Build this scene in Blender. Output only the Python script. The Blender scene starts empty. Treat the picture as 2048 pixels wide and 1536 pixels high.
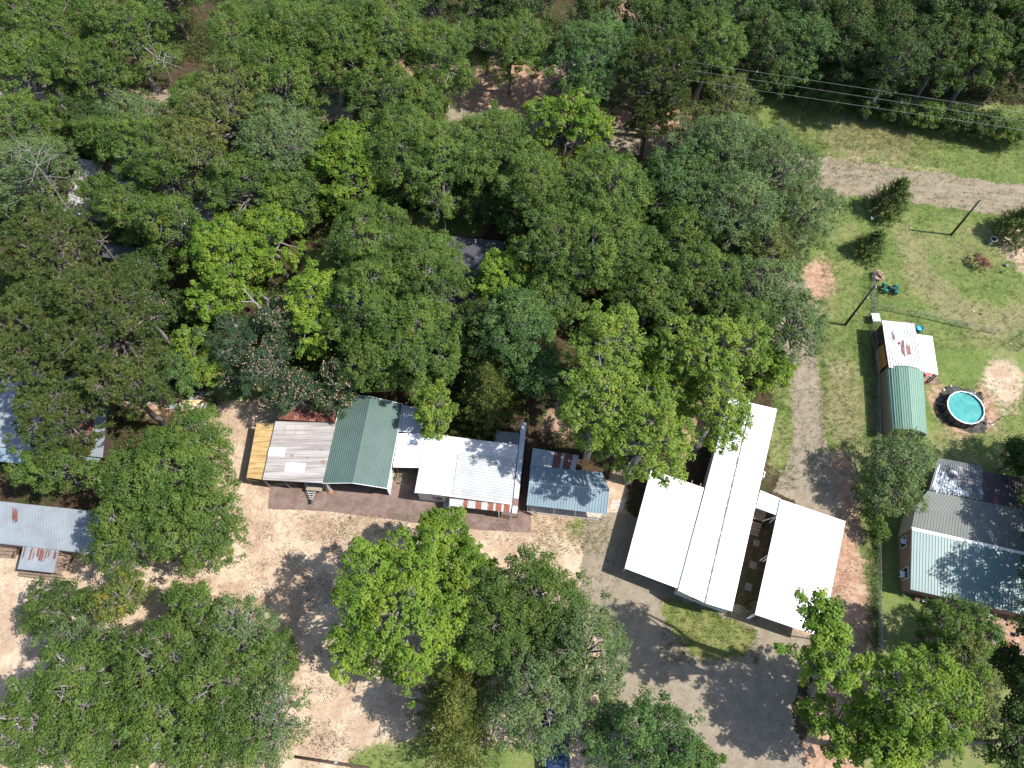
import bpy, bmesh, math, random
import numpy as np
from mathutils import Vector, Matrix, noise as mnoise

# ------------------------------------------------------------------ camera, sky, sun, exposure
scene = bpy.context.scene
F_PX, NADIR_Y, CAM_H = 1500.0, 1520.0, 80.0
TH = math.atan((NADIR_Y - 768) / F_PX)
cam_d = bpy.data.cameras.new('camera'); cam = bpy.data.objects.new('camera', cam_d)
scene.collection.objects.link(cam)
cam.location = (0, 0, CAM_H); cam.rotation_euler = (TH, 0, 0)
cam_d.sensor_width = 36; cam_d.lens = F_PX / 2048 * 36
cam_d.clip_start = 1; cam_d.clip_end = 3000
scene.camera = cam

SUN_EL, SUN_AZ = math.radians(52), math.radians(-9)      # azimuth measured from +x
sdir = Vector((math.cos(SUN_EL)*math.cos(SUN_AZ), math.cos(SUN_EL)*math.sin(SUN_AZ), math.sin(SUN_EL)))
w = bpy.data.worlds.new('World'); scene.world = w; w.use_nodes = True
nt = w.node_tree; bg = nt.nodes['Background']
sky = nt.nodes.new('ShaderNodeTexSky'); sky.sky_type = 'NISHITA'; sky.sun_disc = False
sky.sun_elevation = SUN_EL; sky.sun_rotation = math.pi/2 - SUN_AZ
nt.links.new(sky.outputs[0], bg.inputs[0]); bg.inputs[1].default_value = 0.125
sl = bpy.data.lights.new('sun', 'SUN'); sl.energy = 4.3; sl.angle = math.radians(0.55); sl.color = (1.0, 0.955, 0.88)
so = bpy.data.objects.new('sun', sl); scene.collection.objects.link(so)
so.rotation_euler = sdir.to_track_quat('Z', 'Y').to_euler()
scene.view_settings.view_transform = 'Standard'; scene.view_settings.look = 'None'
scene.view_settings.exposure = 0.9; scene.view_settings.gamma = 1
scene.cycles.max_bounces = 6; scene.cycles.diffuse_bounces = 3; scene.cycles.glossy_bounces = 2
scene.cycles.transmission_bounces = 3; scene.cycles.transparent_max_bounces = 4

# ------------------------------------------------------------------ helpers
cT, sT = math.cos(TH), math.sin(TH)
def at(u, v, z=0.0):
    """world point at height z seen in the photograph's pixel (u, v)"""
    x = (u-1024)/F_PX; y = (768-v)/F_PX
    d = (x, sT+y*cT, -cT+y*sT); t = (z-CAM_H)/d[2]
    return Vector((d[0]*t, d[1]*t, z))
def mpp(u, v, z=0.0):
    y = (768-v)/F_PX; return (CAM_H-z)/(cT-y*sT)/F_PX     # metres per photo pixel
C = scene.collection
def tag(o, label=None, cat=None, group=None, kind=None):
    if label: o['label'] = label
    if cat: o['category'] = cat
    if group: o['group'] = group
    if kind: o['kind'] = kind
    return o
def empty(name, loc=(0,0,0), label=None, cat=None, group=None, rz=0):
    o = bpy.data.objects.new(name, None); C.objects.link(o); o.location = loc
    o.rotation_euler = (0,0,rz); o.empty_display_size = .3
    return tag(o, label, cat, group)

class MB:
    def __init__(s): s.v = []; s.f = []; s.at = []
    def face(s, pts, a=0.0):
        n = len(s.v); s.v += [tuple(p) for p in pts]; s.f.append(tuple(range(n, n+len(pts)))); s.at.append(a); return s
    def raw(s, vs, fs, a=0.0):
        n = len(s.v); s.v += [tuple(p) for p in vs]
        for f in fs: s.f.append(tuple(i+n for i in f)); s.at.append(a)
        return s
    def box(s, c, size, rz=0, a=0.0):
        hx, hy, hz = size[0]/2, size[1]/2, size[2]/2; cr, sr = math.cos(rz), math.sin(rz)
        vs = []
        for dx, dy, dz in ((-1,-1,-1),(1,-1,-1),(1,1,-1),(-1,1,-1),(-1,-1,1),(1,-1,1),(1,1,1),(-1,1,1)):
            x, y = dx*hx, dy*hy; vs.append((c[0]+x*cr-y*sr, c[1]+x*sr+y*cr, c[2]+dz*hz))
        return s.raw(vs, ((0,3,2,1),(4,5,6,7),(0,1,5,4),(1,2,6,5),(2,3,7,6),(3,0,4,7)), a)
    def tube(s, pts, rads, n=8, a=0.0, cap=True):
        pts = [Vector(p) for p in pts]
        if not hasattr(rads, '__len__'): rads = [rads]*len(pts)
        vs = []; fs = []
        for i, p in enumerate(pts):
            t = (pts[min(i+1, len(pts)-1)]-pts[max(i-1, 0)]).normalized()
            u = t.orthogonal().normalized() if abs(t.z) > .99 else t.cross(Vector((0,0,1))).normalized()
            w_ = t.cross(u)
            for k in range(n):
                an = 2*math.pi*k/n; vs.append(p+(u*math.cos(an)+w_*math.sin(an))*rads[i])
        for i in range(len(pts)-1):
            for k in range(n):
                k2 = (k+1) % n; fs.append((i*n+k, i*n+k2, (i+1)*n+k2, (i+1)*n+k))
        if cap: fs.append(tuple(range(n))[::-1]); fs.append(tuple((len(pts)-1)*n+k for k in range(n)))
        return s.raw(vs, fs, a)
    def prism(s, poly, z0, z1, a=0.0):
        n = len(poly); vs = [(p[0],p[1],z0) for p in poly]+[(p[0],p[1],z1) for p in poly]
        fs = [tuple(range(n))[::-1], tuple(range(n, 2*n))]+[(i,(i+1)%n,(i+1)%n+n,i+n) for i in range(n)]
        return s.raw(vs, fs, a)
    def lathe(s, c, prof, n=20, a=0.0):
        vs = []; fs = []
        for r, z in prof:
            for k in range(n):
                an = 2*math.pi*k/n; vs.append((c[0]+r*math.cos(an), c[1]+r*math.sin(an), c[2]+z))
        for i in range(len(prof)-1):
            for k in range(n): fs.append((i*n+k, i*n+(k+1)%n, (i+1)*n+(k+1)%n, (i+1)*n+k))
        return s.raw(vs, fs, a)
    def build(s, name, mat, parent=None, smooth=False, bevel=0, **kw):
        me = bpy.data.meshes.new(name); me.from_pydata(s.v, [], s.f); me.materials.append(mat)
        av = me.attributes.new('var', 'FLOAT', 'FACE'); av.data.foreach_set('value', np.array(s.at, 'f'))
        bm = bmesh.new(); bm.from_mesh(me); bmesh.ops.recalc_face_normals(bm, faces=bm.faces)
        bm.to_mesh(me); bm.free()
        if smooth: me.shade_smooth()
        o = bpy.data.objects.new(name, me); C.objects.link(o)
        if bevel:
            b = o.modifiers.new('bevel', 'BEVEL'); b.width = bevel; b.segments = 2; b.limit_method = 'ANGLE'
        if parent:
            o.parent = parent; pm = Matrix.Translation(parent.location) @ Matrix.Rotation(parent.rotation_euler.z, 4, 'Z')
            o.matrix_parent_inverse = pm.inverted()
        tag(o, **kw); return o

def quads_object(name, V, var, mat, parent=None, k=4):
    """V: (n*k,3) vertices, k per face, built with numpy"""
    n = len(V)//k
    me = bpy.data.meshes.new(name)
    me.vertices.add(n*k); me.vertices.foreach_set('co', np.ascontiguousarray(V, 'f').ravel())
    me.loops.add(n*k); me.loops.foreach_set('vertex_index', np.arange(n*k, dtype='i'))
    me.polygons.add(n); me.polygons.foreach_set('loop_start', np.arange(0, n*k, k, dtype='i'))
    me.update(calc_edges=True)
    a = me.attributes.new('var', 'FLOAT', 'FACE'); a.data.foreach_set('value', np.asarray(var, 'f'))
    me.materials.append(mat)
    o = bpy.data.objects.new(name, me); C.objects.link(o)
    if parent: o.parent = parent
    return o

# ------------------------------------------------------------------ node materials
class NM:
    def __init__(s, name, rough=.8, metal=0, spec=.3):
        s.m = bpy.data.materials.new(name); s.m.use_nodes = True; s.t = s.m.node_tree
        s.b = s.t.nodes['Principled BSDF']; s.out = s.t.nodes['Material Output']
        s.b.inputs['Roughness'].default_value = rough; s.b.inputs['Metallic'].default_value = metal
        s.b.inputs['Specular IOR Level'].default_value = spec
        s.tc = s.t.nodes.new('ShaderNodeTexCoord').outputs['Object']
    def L(s, a, b): s.t.links.new(a, b)
    def noise(s, scale, detail=4, rough=.6, stretch=None, dist=0, seed=0):
        n = s.t.nodes.new('ShaderNodeTexNoise'); n.inputs['Scale'].default_value = scale
        n.inputs['Detail'].default_value = detail; n.inputs['Roughness'].default_value = rough
        n.inputs['Distortion'].default_value = dist
        mp = s.t.nodes.new('ShaderNodeMapping'); s.L(s.tc, mp.inputs[0])
        mp.inputs['Location'].default_value = (seed*13.1, seed*7.7, seed*3.3)
        if stretch: mp.inputs['Scale'].default_value = stretch[0]; mp.inputs['Rotation'].default_value = (0,0,stretch[1])
        s.L(mp.outputs[0], n.inputs['Vector']); return n.outputs['Fac']
    def attr(s, name):
        a = s.t.nodes.new('ShaderNodeAttribute'); a.attribute_name = name; return a.outputs['Fac']
    def ramp(s, fac, lo, hi):
        r = s.t.nodes.new('ShaderNodeMapRange'); r.inputs['From Min'].default_value = lo; r.inputs['From Max'].default_value = hi
        r.interpolation_type = 'SMOOTHSTEP'; s.L(fac, r.inputs['Value']); return r.outputs['Result']
    def mth(s, op, a, b=None):
        m = s.t.nodes.new('ShaderNodeMath'); m.operation = op
        for i, x in enumerate((a, b)):
            if x is None: continue
            if isinstance(x, (int, float)): m.inputs[i].default_value = x
            else: s.L(x, m.inputs[i])
        return m.outputs[0]
    def mix(s, fac, a, b, blend='MIX'):
        m = s.t.nodes.new('ShaderNodeMix'); m.data_type = 'RGBA'; m.blend_type = blend
        if isinstance(fac, (int, float)): m.inputs[0].default_value = fac
        else: s.L(fac, m.inputs[0])
        for i, x in ((6, a), (7, b)):
            if isinstance(x, tuple): m.inputs[i].default_value = (*x[:3], 1)
            else: s.L(x, m.inputs[i])
        return m.outputs[2]
    def mask(s, a, noise, amp=.6, w=.08):
        """ragged edge for a painted zone weight a"""
        x = s.mth('ADD', a, s.mth('MULTIPLY', s.mth('SUBTRACT', noise, .5), amp))
        return s.ramp(x, .5-w, .5+w)
    def col(s, c):
        if isinstance(c, tuple): s.b.inputs['Base Color'].default_value = (*c[:3], 1)
        else: s.L(c, s.b.inputs['Base Color'])
        return s
    def bump(s, h, strength=.3, dist=.03):
        b = s.t.nodes.new('ShaderNodeBump'); b.inputs['Strength'].default_value = strength; b.inputs['Distance'].default_value = dist
        s.L(h, b.inputs['Height']); s.L(b.outputs[0], s.b.inputs['Normal']); return s

def simple(name, c, rough=.7, metal=0, var=.25, scale=3., spec=.3):
    k = NM(name, rough, metal, spec); n = k.noise(scale, 5)
    d = tuple(x*(1-var) for x in c); h = tuple(min(1, x*(1+var*.6)) for x in c)
    return k.col(k.mix(k.ramp(n, .3, .7), d, h)).m
def leafmat(name, dark, light, trans=.33, hue=None):
    k = NM(name, .55, 0, .25)
    v = k.attr('var'); oi = k.t.nodes.new('ShaderNodeObjectInfo')
    c = k.mix(v, dark, light)
    nh = k.noise(.33, 3, .6, seed=8); c = k.mix(k.mth('MULTIPLY', k.ramp(nh, .48, .66), .38), c, tuple(min(1, x*f) for x, f in zip(light, (1.30,1.02,.8)))); c = k.mix(k.mth('MULTIPLY', k.ramp(nh, .50, .34), .35), c, dark)
    if hue: c = k.mix(k.ramp(k.noise(.9, 2, seed=3), .52, .72), c, hue)
    c = k.mix(k.mth('MULTIPLY', oi.outputs['Random'], .25), c, tuple(x*.6 for x in dark))
    k.col(c)
    tr = k.t.nodes.new('ShaderNodeBsdfTranslucent')
    k.L(k.mix(1.0, c, (1.0, 1.0, .55), 'MULTIPLY'), tr.inputs[0])
    ms = k.t.nodes.new('ShaderNodeMixShader'); ms.inputs[0].default_value = trans
    k.L(k.b.outputs[0], ms.inputs[1]); k.L(tr.outputs[0], ms.inputs[2]); k.L(ms.outputs[0], k.out.inputs[0])
    return k.m

LEAF = {
 'oak':    leafmat('oak_leaves', (.042,.086,.016), (.175,.275,.055), .40),
 'bright': leafmat('bright_leaves', (.065,.145,.015), (.255,.38,.048), .42),
 'lime':   leafmat('lime_leaves', (.095,.175,.022), (.285,.40,.070), .42),
 'teal':   leafmat('bluish_leaves', (.040,.092,.024), (.135,.245,.066), .36),
 'grey':   leafmat('greyish_leaves', (.065,.115,.038), (.195,.285,.105), .36),
 'olive':  leafmat('olive_leaves', (.062,.085,.020), (.200,.245,.065), .34),
 'cedar':  leafmat('cedar_sprays', (.050,.075,.015), (.165,.195,.042), .28),
 'yardcedar': leafmat('yard_cedar_sprays', (.045,.080,.020), (.165,.225,.055), .3),
 'pine':   leafmat('pine_needles', (.045,.075,.018), (.135,.185,.050), .25),
 'dark':   leafmat('dark_leaves', (.024,.052,.012), (.100,.165,.035), .33),
 'mimosa': leafmat('feathery_leaves', (.022,.055,.022), (.070,.125,.045)),
 'yellow': leafmat('yellowish_leaves', (.06,.105,.02), (.18,.24,.05), .35, (.28,.24,.03)),
 'red':    leafmat('red_leaves', (.12,.03,.03), (.28,.09,.08)),
 'under':  leafmat('understory_leaves', (.030,.060,.014), (.12,.165,.035), .35),
}
M = {}
def bark(name, a, b):
    k = NM(name, .9); n = k.noise(6, 6, .7, ((1,1,.2),0)); return k.col(k.mix(k.ramp(n,.3,.7), a, b)).bump(n,.6,.03).m
M['bark'] = bark('grey_bark', (.10,.09,.075), (.30,.28,.25))
M['pinebark'] = bark('pine_bark', (.07,.06,.05), (.20,.17,.15))
M['palebark'] = bark('pale_bark', (.15,.135,.12), (.36,.34,.31))
M['pole'] = bark('pole_wood', (.035,.022,.016), (.10,.065,.05))
M['blossom'] = simple('pale_blossom', (.42,.27,.19), .8, 0, .3, 8)

def metal_roof(name, base, spot, rust=(.105,.034,.024), rust_amt=0., rough=.5, metal=.0, dirt=.35, dscale=.5, spec=.4, streak=None):
    k = NM(name, rough, metal, spec)
    n1 = k.noise(dscale, 6, .65, streak, seed=1); n2 = k.noise(5, 5, .7, seed=2); v = k.attr('var')
    c = k.mix(k.mth('MULTIPLY', k.ramp(n1, .38, .68), dirt), base, spot)
    c = k.mix(k.mth('MULTIPLY', k.ramp(n2, .5, .75), .25*dirt), c, tuple(x*.5 for x in spot))
    # var in 0..1 : per sheet tone ; var >= 2 : rusty sheet
    tone = k.mth('FRACT', v); c = k.mix(k.mth('MULTIPLY', tone, .22), c, spot)
    isr = k.ramp(v, 1.4, 1.6)
    rf = k.mth('MAXIMUM', k.mth('MULTIPLY', isr, k.ramp(k.noise(1.2, 5, .7, seed=5), .28, .42)), k.mth('MULTIPLY', k.ramp(k.noise(.8, 6, .75, seed=6), .62-.3*rust_amt, .66-.3*rust_amt), 1.0 if rust_amt > 0 else 0.))
    rc = k.mix(k.ramp(n2, .3, .7), rust, tuple(min(1,x*1.6) for x in rust))
    return k.col(k.mix(rf, c, rc)).bump(n2, .12, .01).m
M['white_roof'] = metal_roof('white_roof', (.80,.80,.80), (.66,.66,.66), dirt=.3)
M['weathered_roof'] = metal_roof('weathered_roof', (.44,.415,.405), (.22,.19,.18), (.20,.13,.10), .03, dirt=.9, dscale=1.0, streak=((.12,2.2,1),.03))
M['yellow_roof'] = metal_roof('yellow_roof', (.58,.42,.20), (.34,.20,.08), dirt=.9, dscale=1.6, streak=((.35,2.2,1),.03))
M['green_roof'] = metal_roof('green_roof', (.088,.140,.124), (.062,.100,.090), dirt=.5)
M['mint_roof'] = metal_roof('mint_roof', (.165,.275,.21), (.13,.215,.17), dirt=.3)
M['rust_roof'] = metal_roof('rust_roof', (.19,.075,.055), (.115,.038,.028), (.24,.11,.08), .2, dirt=.8, dscale=1.)
M['galv_roof'] = metal_roof('galvanised_roof', (.46,.50,.54), (.30,.33,.36), dirt=.6, rough=.42)
M['galv_rusty'] = metal_roof('galvanised_rusty_roof', (.50,.52,.53), (.34,.35,.36), (.19,.07,.045), .01, dirt=.6, rough=.45)
M['blue_roof'] = metal_roof('blue_grey_roof', (.21,.28,.32), (.15,.20,.23), dirt=.5, rough=.4)
M['old_roof'] = metal_roof('old_tin_roof', (.36,.37,.38), (.22,.21,.21), (.16,.06,.035), .32, dirt=.8, dscale=1.2)
M['maroon_roof'] = metal_roof('dark_maroon_roof', (.075,.06,.065), (.045,.035,.04), (.20,.06,.03), .08, dirt=.7)
M['darkgalv_roof'] = metal_roof('dull_grey_roof', (.135,.145,.145), (.09,.095,.10), (.42,.43,.46), .12, dirt=.7)
M['grey_roof'] = metal_roof('flat_grey_roof', (.165,.175,.16), (.13,.135,.125), dirt=.5)
M['aqua_roof'] = metal_roof('aqua_roof', (.165,.255,.25), (.12,.19,.19), dirt=.4, rough=.42)
M['shingle'] = metal_roof('dark_shingles', (.075,.075,.088), (.05,.05,.06), dirt=.8, dscale=2, rough=.9)
M['white_trim'] = simple('white_trim', (.72,.73,.73), .5, 0, .1)
M['white_wall'] = simple('white_siding', (.60,.61,.60), .6, 0, .15)
M['tan_wall'] = simple('tan_metal_wall', (.30,.25,.185), .6, 0, .15)
M['cream_wall'] = simple('cream_wall', (.50,.46,.36), .7, 0, .15)
M['dark_wall'] = simple('dark_board_wall', (.07,.045,.035), .9, 0, .3)
M['wood'] = simple('weathered_wood', (.22,.16,.12), .9, 0, .4, 6)
M['pale_wood'] = simple('pale_wood', (.45,.35,.24), .85, 0, .3, 6)
M['plywood'] = simple('plywood', (.60,.47,.28), .8, 0, .15, 2)
M['orange_wood'] = simple('orange_stained_board', (.45,.23,.07), .8, 0, .2, 3)
M['deck'] = simple('brown_deck_boards', (.10,.060,.045), .9, 0, .4, 4)
M['black'] = simple('black_plastic', (.02,.02,.022), .5, 0, .2)
M['grey_plastic'] = simple('grey_panel', (.075,.085,.095), .5, 0, .2)
M['steel'] = simple('grey_steel', (.38,.40,.41), .45, .4, .2)
M['darksteel'] = simple('dark_steel', (.06,.06,.06), .5, .3, .2)
M['green_paint'] = simple('green_paint', (.02,.16,.12), .35, 0, .15)
M['blue_plastic'] = simple('blue_plastic', (.02,.24,.42), .35, 0, .15)
M['tarp'] = simple('blue_tarp', (.006,.028,.075), .5, 0, .4)
M['pink_plastic'] = simple('pink_plastic', (.70,.12,.14), .4, 0, .1)
M['terracotta'] = simple('terracotta', (.38,.16,.09), .8, 0, .2)
M['concrete'] = simple('pale_concrete', (.42,.38,.33), .9, 0, .25, 4)
M['stone'] = simple('pale_stone', (.45,.42,.38), .9, 0, .4, 6)
M['log_end'] = simple('cut_log', (.42,.30,.22), .9, 0, .35, 14)
M['glass'] = simple('dark_glass', (.02,.025,.03), .08, 0, .1, 2, .6)
M['white_paint'] = simple('white_paint', (.80,.80,.78), .5, 0, .06)
M['ceramic'] = simple('pale_ceramic', (.55,.58,.60), .4, 0, .2)
M['cable'] = simple('silver_cable', (.30,.30,.30), .5, .2, .1)
M['darkcable'] = simple('dark_cable', (.07,.07,.06), .7, 0, .1)
k = NM('brick', .9); bt = k.t.nodes.new('ShaderNodeTexBrick'); bt.inputs['Scale'].default_value = 4
bt.inputs['Color1'].default_value = (.27,.15,.10,1); bt.inputs['Color2'].default_value = (.20,.105,.075,1); bt.inputs['Mortar'].default_value = (.36,.30,.25,1)
mp = k.t.nodes.new('ShaderNodeMapping'); mp.inputs['Rotation'].default_value = (0, math.pi/2, 0); k.L(k.tc, mp.inputs[0]); k.L(mp.outputs[0], bt.inputs['Vector'])
M['brick'] = k.col(bt.outputs[0]).m
k = NM('pool_water', .06, 0, .5); n = k.noise(1.3, 3, .5, dist=.6); n2 = k.noise(3.5, 3, .5, dist=1.2, seed=4)
c = k.mix(k.ramp(n, .35, .7), (.055,.27,.265), (.085,.34,.31)); c = k.mix(k.mth('MULTIPLY', k.ramp(n2,.55,.7), .35), c, (.14,.36,.30))
M['water'] = k.col(c).bump(n2, .15, .02).m
M['liner'] = simple('pool_liner', (.06,.32,.42), .4, 0, .1)

# ------------------------------------------------------------------ ground with painted zones
def P(pts, z=0): return [at(u, v, z) for u, v in pts]
ZONES = {
 'sand': [[(-200,1110),(210,1110),(300,1000),(400,850),(440,800),(560,790),(530,960),(820,990),(1230,1020),(1250,1110),(1255,1210),(1315,1400),(1330,1700),(-200,1700)],
          [(800,1000),(1230,1020),(1300,1060),(1100,1090),(820,1060)],
          [(1960,722),(2000,700),(2048,735),(2120,760),(2100,850),(2020,850),(1975,800),(1950,745)],
          [(1225,930),(1262,930),(1250,1020),(1200,1000)],[(1990,470),(2048,450),(2120,560),(2048,560),(2020,520)],
          [(1555,800),(1575,760),(1590,800),(1570,860),(1545,900)],[(1540,600),(1560,600),(1560,720),(1540,720)],
          [(1700,1090),(1722,1095),(1728,1190),(1718,1240),(1706,1200)]],
 'grass': [[(1600,365),(1760,380),(2120,435),(2300,450),(2300,1900),(1640,1900),(1640,1100),(1600,900),(1560,760),(1560,600),(1560,440)],
           [(1500,165),(1640,180),(2300,230),(2300,300)],[(1500,170),(1640,195),(1850,240),(2300,290),(2300,430),(2048,400),(1850,370),(1620,335),(1530,310)],
           [(590,1038),(820,1050),(860,1075),(660,1068)],[(1090,1040),(1225,1032),(1180,1060),(1166,1100),(1120,1060)],
           [(690,1500),(880,1470),(1100,1500),(1100,1700),(690,1700)],[(1545,780),(1592,760),(1580,930),(1545,985),(1530,960)],
           [(740,420),(980,430),(970,480),(720,470)],[(600,500),(680,490),(660,580),(600,560)],
           [(1160,1035),(1172,1040),(1162,1200),(1150,1200)],[(380,770),(520,760),(540,810),(400,800)]],
 'clay': [[(1600,520),(1670,515),(1665,590),(1630,620),(1600,590)],[(1640,1040),(1720,1030),(1745,1300),(1700,1700),(1560,1700),(1600,1500),(1640,1380),(1665,1280)],
          [(1655,900),(1705,900),(1722,1040),(1690,1050),(1660,1000)],
          [(600,130),(1000,120),(1350,150),(1400,220),(1340,330),(1160,280),(900,240),(620,230)],[(1845,770),(1880,765),(1910,800),(1990,760),(2000,860),(1900,880),(1850,800)],
          [(230,780),(400,790),(330,830),(250,820)],[(1200,-40),(1290,-30),(1290,110),(1220,60)],[(1840,1190),(2100,1250),(2100,1330),(1960,1300),(1850,1220)],
          [(1500,1200),(1640,1240),(1660,1290),(1500,1270)],[(1350,860),(1400,780),(1440,800),(1370,960)],[(1780,262),(1830,270),(1820,290),(1785,280)],[(1960,350),(2000,352),(1990,362),(1955,360)],
          [(1100,800),(1140,790),(1140,880),(1090,880)],[(1900,465),(1960,455),(2010,470),(1960,478)]],
 'bare': [[(1985,712),(2000,700),(2030,735),(2048,760),(2044,820),(2020,842),(1985,800),(1962,745)],[(1990,470),(2048,450),(2120,560),(2048,560),(2020,520)],[(1655,700),(1675,690),(1690,760),(1670,790)],[(1700,1080),(1726,1095),(1733,1190),(1722,1250),(1706,1200)],[(1620,300),(1850,332),(2100,372),(2100,380),(1850,345),(1620,318)],[(1620,375),(1760,392),(1700,398),(1630,392)]],
 'worn': [[(1775,435),(1815,430),(1850,520),(1930,600),(2000,620),(2120,590),(2120,640),(1990,680),(1890,640),(1810,560)],
          [(1740,640),(1700,640),(1730,900),(1650,880),(1640,760)],[(1640,215),(1850,270),(1800,330),(1650,300)],
          [(600,1038),(820,1050),(840,1070),(660,1064)],[(1300,1180),(1400,1190),(1330,1230)]],
}
def axis(lo, hi, st, far):
    a = list(np.arange(lo, hi, st)); b = []; x = a[-1]; d = st
    while x < far: d *= 1.25; x += d; b.append(x)
    c = []; x = lo; d = st
    while x > -far: d *= 1.25; x -= d; c.append(x)
    return np.array(c[::-1]+a+b)
gx = axis(-100, 100, .45, 700); gy = axis(-12, 125, .45, 700)
GX, GY = np.meshgrid(gx, gy)
def inpoly(poly, X, Y):
    ins = np.zeros(X.shape, bool); n = len(poly)
    for i in range(n):
        x1, y1 = poly[i][:2]; x2, y2 = poly[(i+1) % n][:2]
        if y1 == y2: continue
        c = ((y1 > Y) != (y2 > Y)) & (X < (x2-x1)*(Y-y1)/(y2-y1)+x1); ins ^= c
    return ins
def blur(a, n):
    for _ in range(n):
        a = (np.roll(a,1,0)+np.roll(a,-1,0)+a)/3; a = (np.roll(a,1,1)+np.roll(a,-1,1)+a)/3
    return a
zone_w = {}
for z, polys in ZONES.items():
    m = np.zeros(GX.shape)
    for p in polys: m = np.maximum(m, inpoly(P(p), GX, GY).astype(float))
    zone_w[z] = blur(m, 12 if z != 'sand' else 6)
me = bpy.data.meshes.new('ground'); ny_, nx_ = GX.shape
hz = .05*np.sin(GX*.21+1)*np.sin(GY*.17)  # gentle unevenness
hz = np.where((np.abs(GX) < 110) & (GY < 140), hz*0, hz)
co = np.stack([GX, GY, hz], -1).reshape(-1, 3)
me.vertices.add(len(co)); me.vertices.foreach_set('co', co.astype('f').ravel())
idx = np.arange(ny_*nx_).reshape(ny_, nx_)
q = np.stack([idx[:-1,:-1], idx[:-1,1:], idx[1:,1:], idx[1:,:-1]], -1).reshape(-1, 4)
me.loops.add(q.size); me.loops.foreach_set('vertex_index', q.ravel().astype('i'))
me.polygons.add(len(q)); me.polygons.foreach_set('loop_start', np.arange(0, q.size, 4, dtype='i')); me.update(calc_edges=True)
for z, wv in zone_w.items():
    a = me.attributes.new(z, 'FLOAT', 'POINT'); a.data.foreach_set('value', wv.ravel().astype('f'))
k = NM('earth', .95, 0, .1)
nf = k.noise(9, 6, .8); nm = k.noise(1.6, 6, .7, seed=1); nl = k.noise(.35, 5, .65, seed=2); nx2 = k.noise(28, 3, .7, seed=9)
floor = k.mix(k.ramp(nm, .35, .65), (.042,.030,.017), (.080,.056,.034)); floor = k.mix(k.ramp(nf, .55, .7), floor, (.14,.085,.055))
floor = k.mix(k.mth('MULTIPLY', k.ramp(nl, .52, .62), .7), floor, (.035,.05,.016))
ns = k.noise(4.2, 5, .75, seed=11); nb = k.noise(.16, 4, .6, seed=12)
sand = k.mix(k.ramp(nl, .38, .62), (.375,.275,.195), (.50,.395,.29)); sand = k.mix(k.mth('MULTIPLY', k.ramp(nm, .48, .64), .5), sand, (.27,.185,.13))
vor = k.t.nodes.new('ShaderNodeTexVoronoi'); vor.feature = 'DISTANCE_TO_EDGE'; vor.inputs['Scale'].default_value = 1.3
vw = k.t.nodes.new('ShaderNodeVectorMath'); vw.operation = 'ADD'; nvc = k.t.nodes.new('ShaderNodeTexNoise'); nvc.inputs['Scale'].default_value = 1.2; nvc.inputs['Detail'].default_value = 4
k.L(k.tc, nvc.inputs['Vector']); k.L(k.tc, vw.inputs[0]); k.L(nvc.outputs['Color'], vw.inputs[1]); k.L(vw.outputs[0], vor.inputs['Vector'])
vs_ = k.mth('ADD', vor.outputs['Distance'], k.mth('MULTIPLY', nm, .25))
sand = k.mix(k.mth('MULTIPLY', k.mth('MULTIPLY', k.mth('SUBTRACT', 1., k.ramp(vs_, .12, .17)), k.ramp(nb, .45, .55)), .55), sand, (.15,.095,.065))
sand = k.mix(k.mth('MULTIPLY', k.ramp(ns, .56, .64), .6), sand, (.17,.115,.08)); sand = k.mix(k.mth('MULTIPLY', k.ramp(nf, .60, .68), .5), sand, (.55,.43,.33))
grass = k.mix(k.ramp(nl, .38, .62), (.085,.140,.030), (.155,.195,.055)); grass = k.mix(k.mth('MULTIPLY', k.ramp(ns, .44, .60), .55), grass, (.225,.235,.10))
grass = k.mix(k.mth('MULTIPLY', k.ramp(nf, .48, .60), .65), grass, (.040,.068,.014)); grass = k.mix(k.mth('MULTIPLY', k.ramp(nb, .48, .6), .5), grass, (.215,.20,.095))
grass = k.mix(k.mth('MULTIPLY', k.ramp(nm, .58, .70), .6), grass, (.24,.195,.11))
clay = k.mix(k.ramp(nm, .38, .62), (.31,.18,.12), (.43,.29,.21)); clay = k.mix(k.mth('MULTIPLY', k.ramp(ns, .5, .62), .6), clay, (.17,.105,.07))
clay = k.mix(k.mth('MULTIPLY', k.ramp(nf, .58, .68), .4), clay, (.47,.34,.27)); clay = k.mix(k.mth('MULTIPLY', k.ramp(nl, .55, .65), .35), clay, (.12,.125,.045))
edge = k.mix(.45, k.mix(.5, nl, nm), k.mix(.5, ns, nf))
c = k.mix(k.mask(k.attr('sand'), edge, 1.8, .10), floor, sand)
c = k.mix(k.mask(k.attr('grass'), edge, 2.2, .12), c, grass)
c = k.mix(k.mth('MULTIPLY', k.mask(k.attr('worn'), edge, 2.4, .22), .6), c, (.24,.205,.115))
c = k.mix(k.mask(k.attr('clay'), edge, 3.4, .16), c, clay)
c = k.mix(k.mask(k.attr('bare'), edge, 3.4, .16), c, sand)
M['earth'] = k.col(c).bump(nf, .5, .06).m
me.materials.append(M['earth'])
go = bpy.data.objects.new('ground', me); C.objects.link(go); tag(go, kind='structure')

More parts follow.
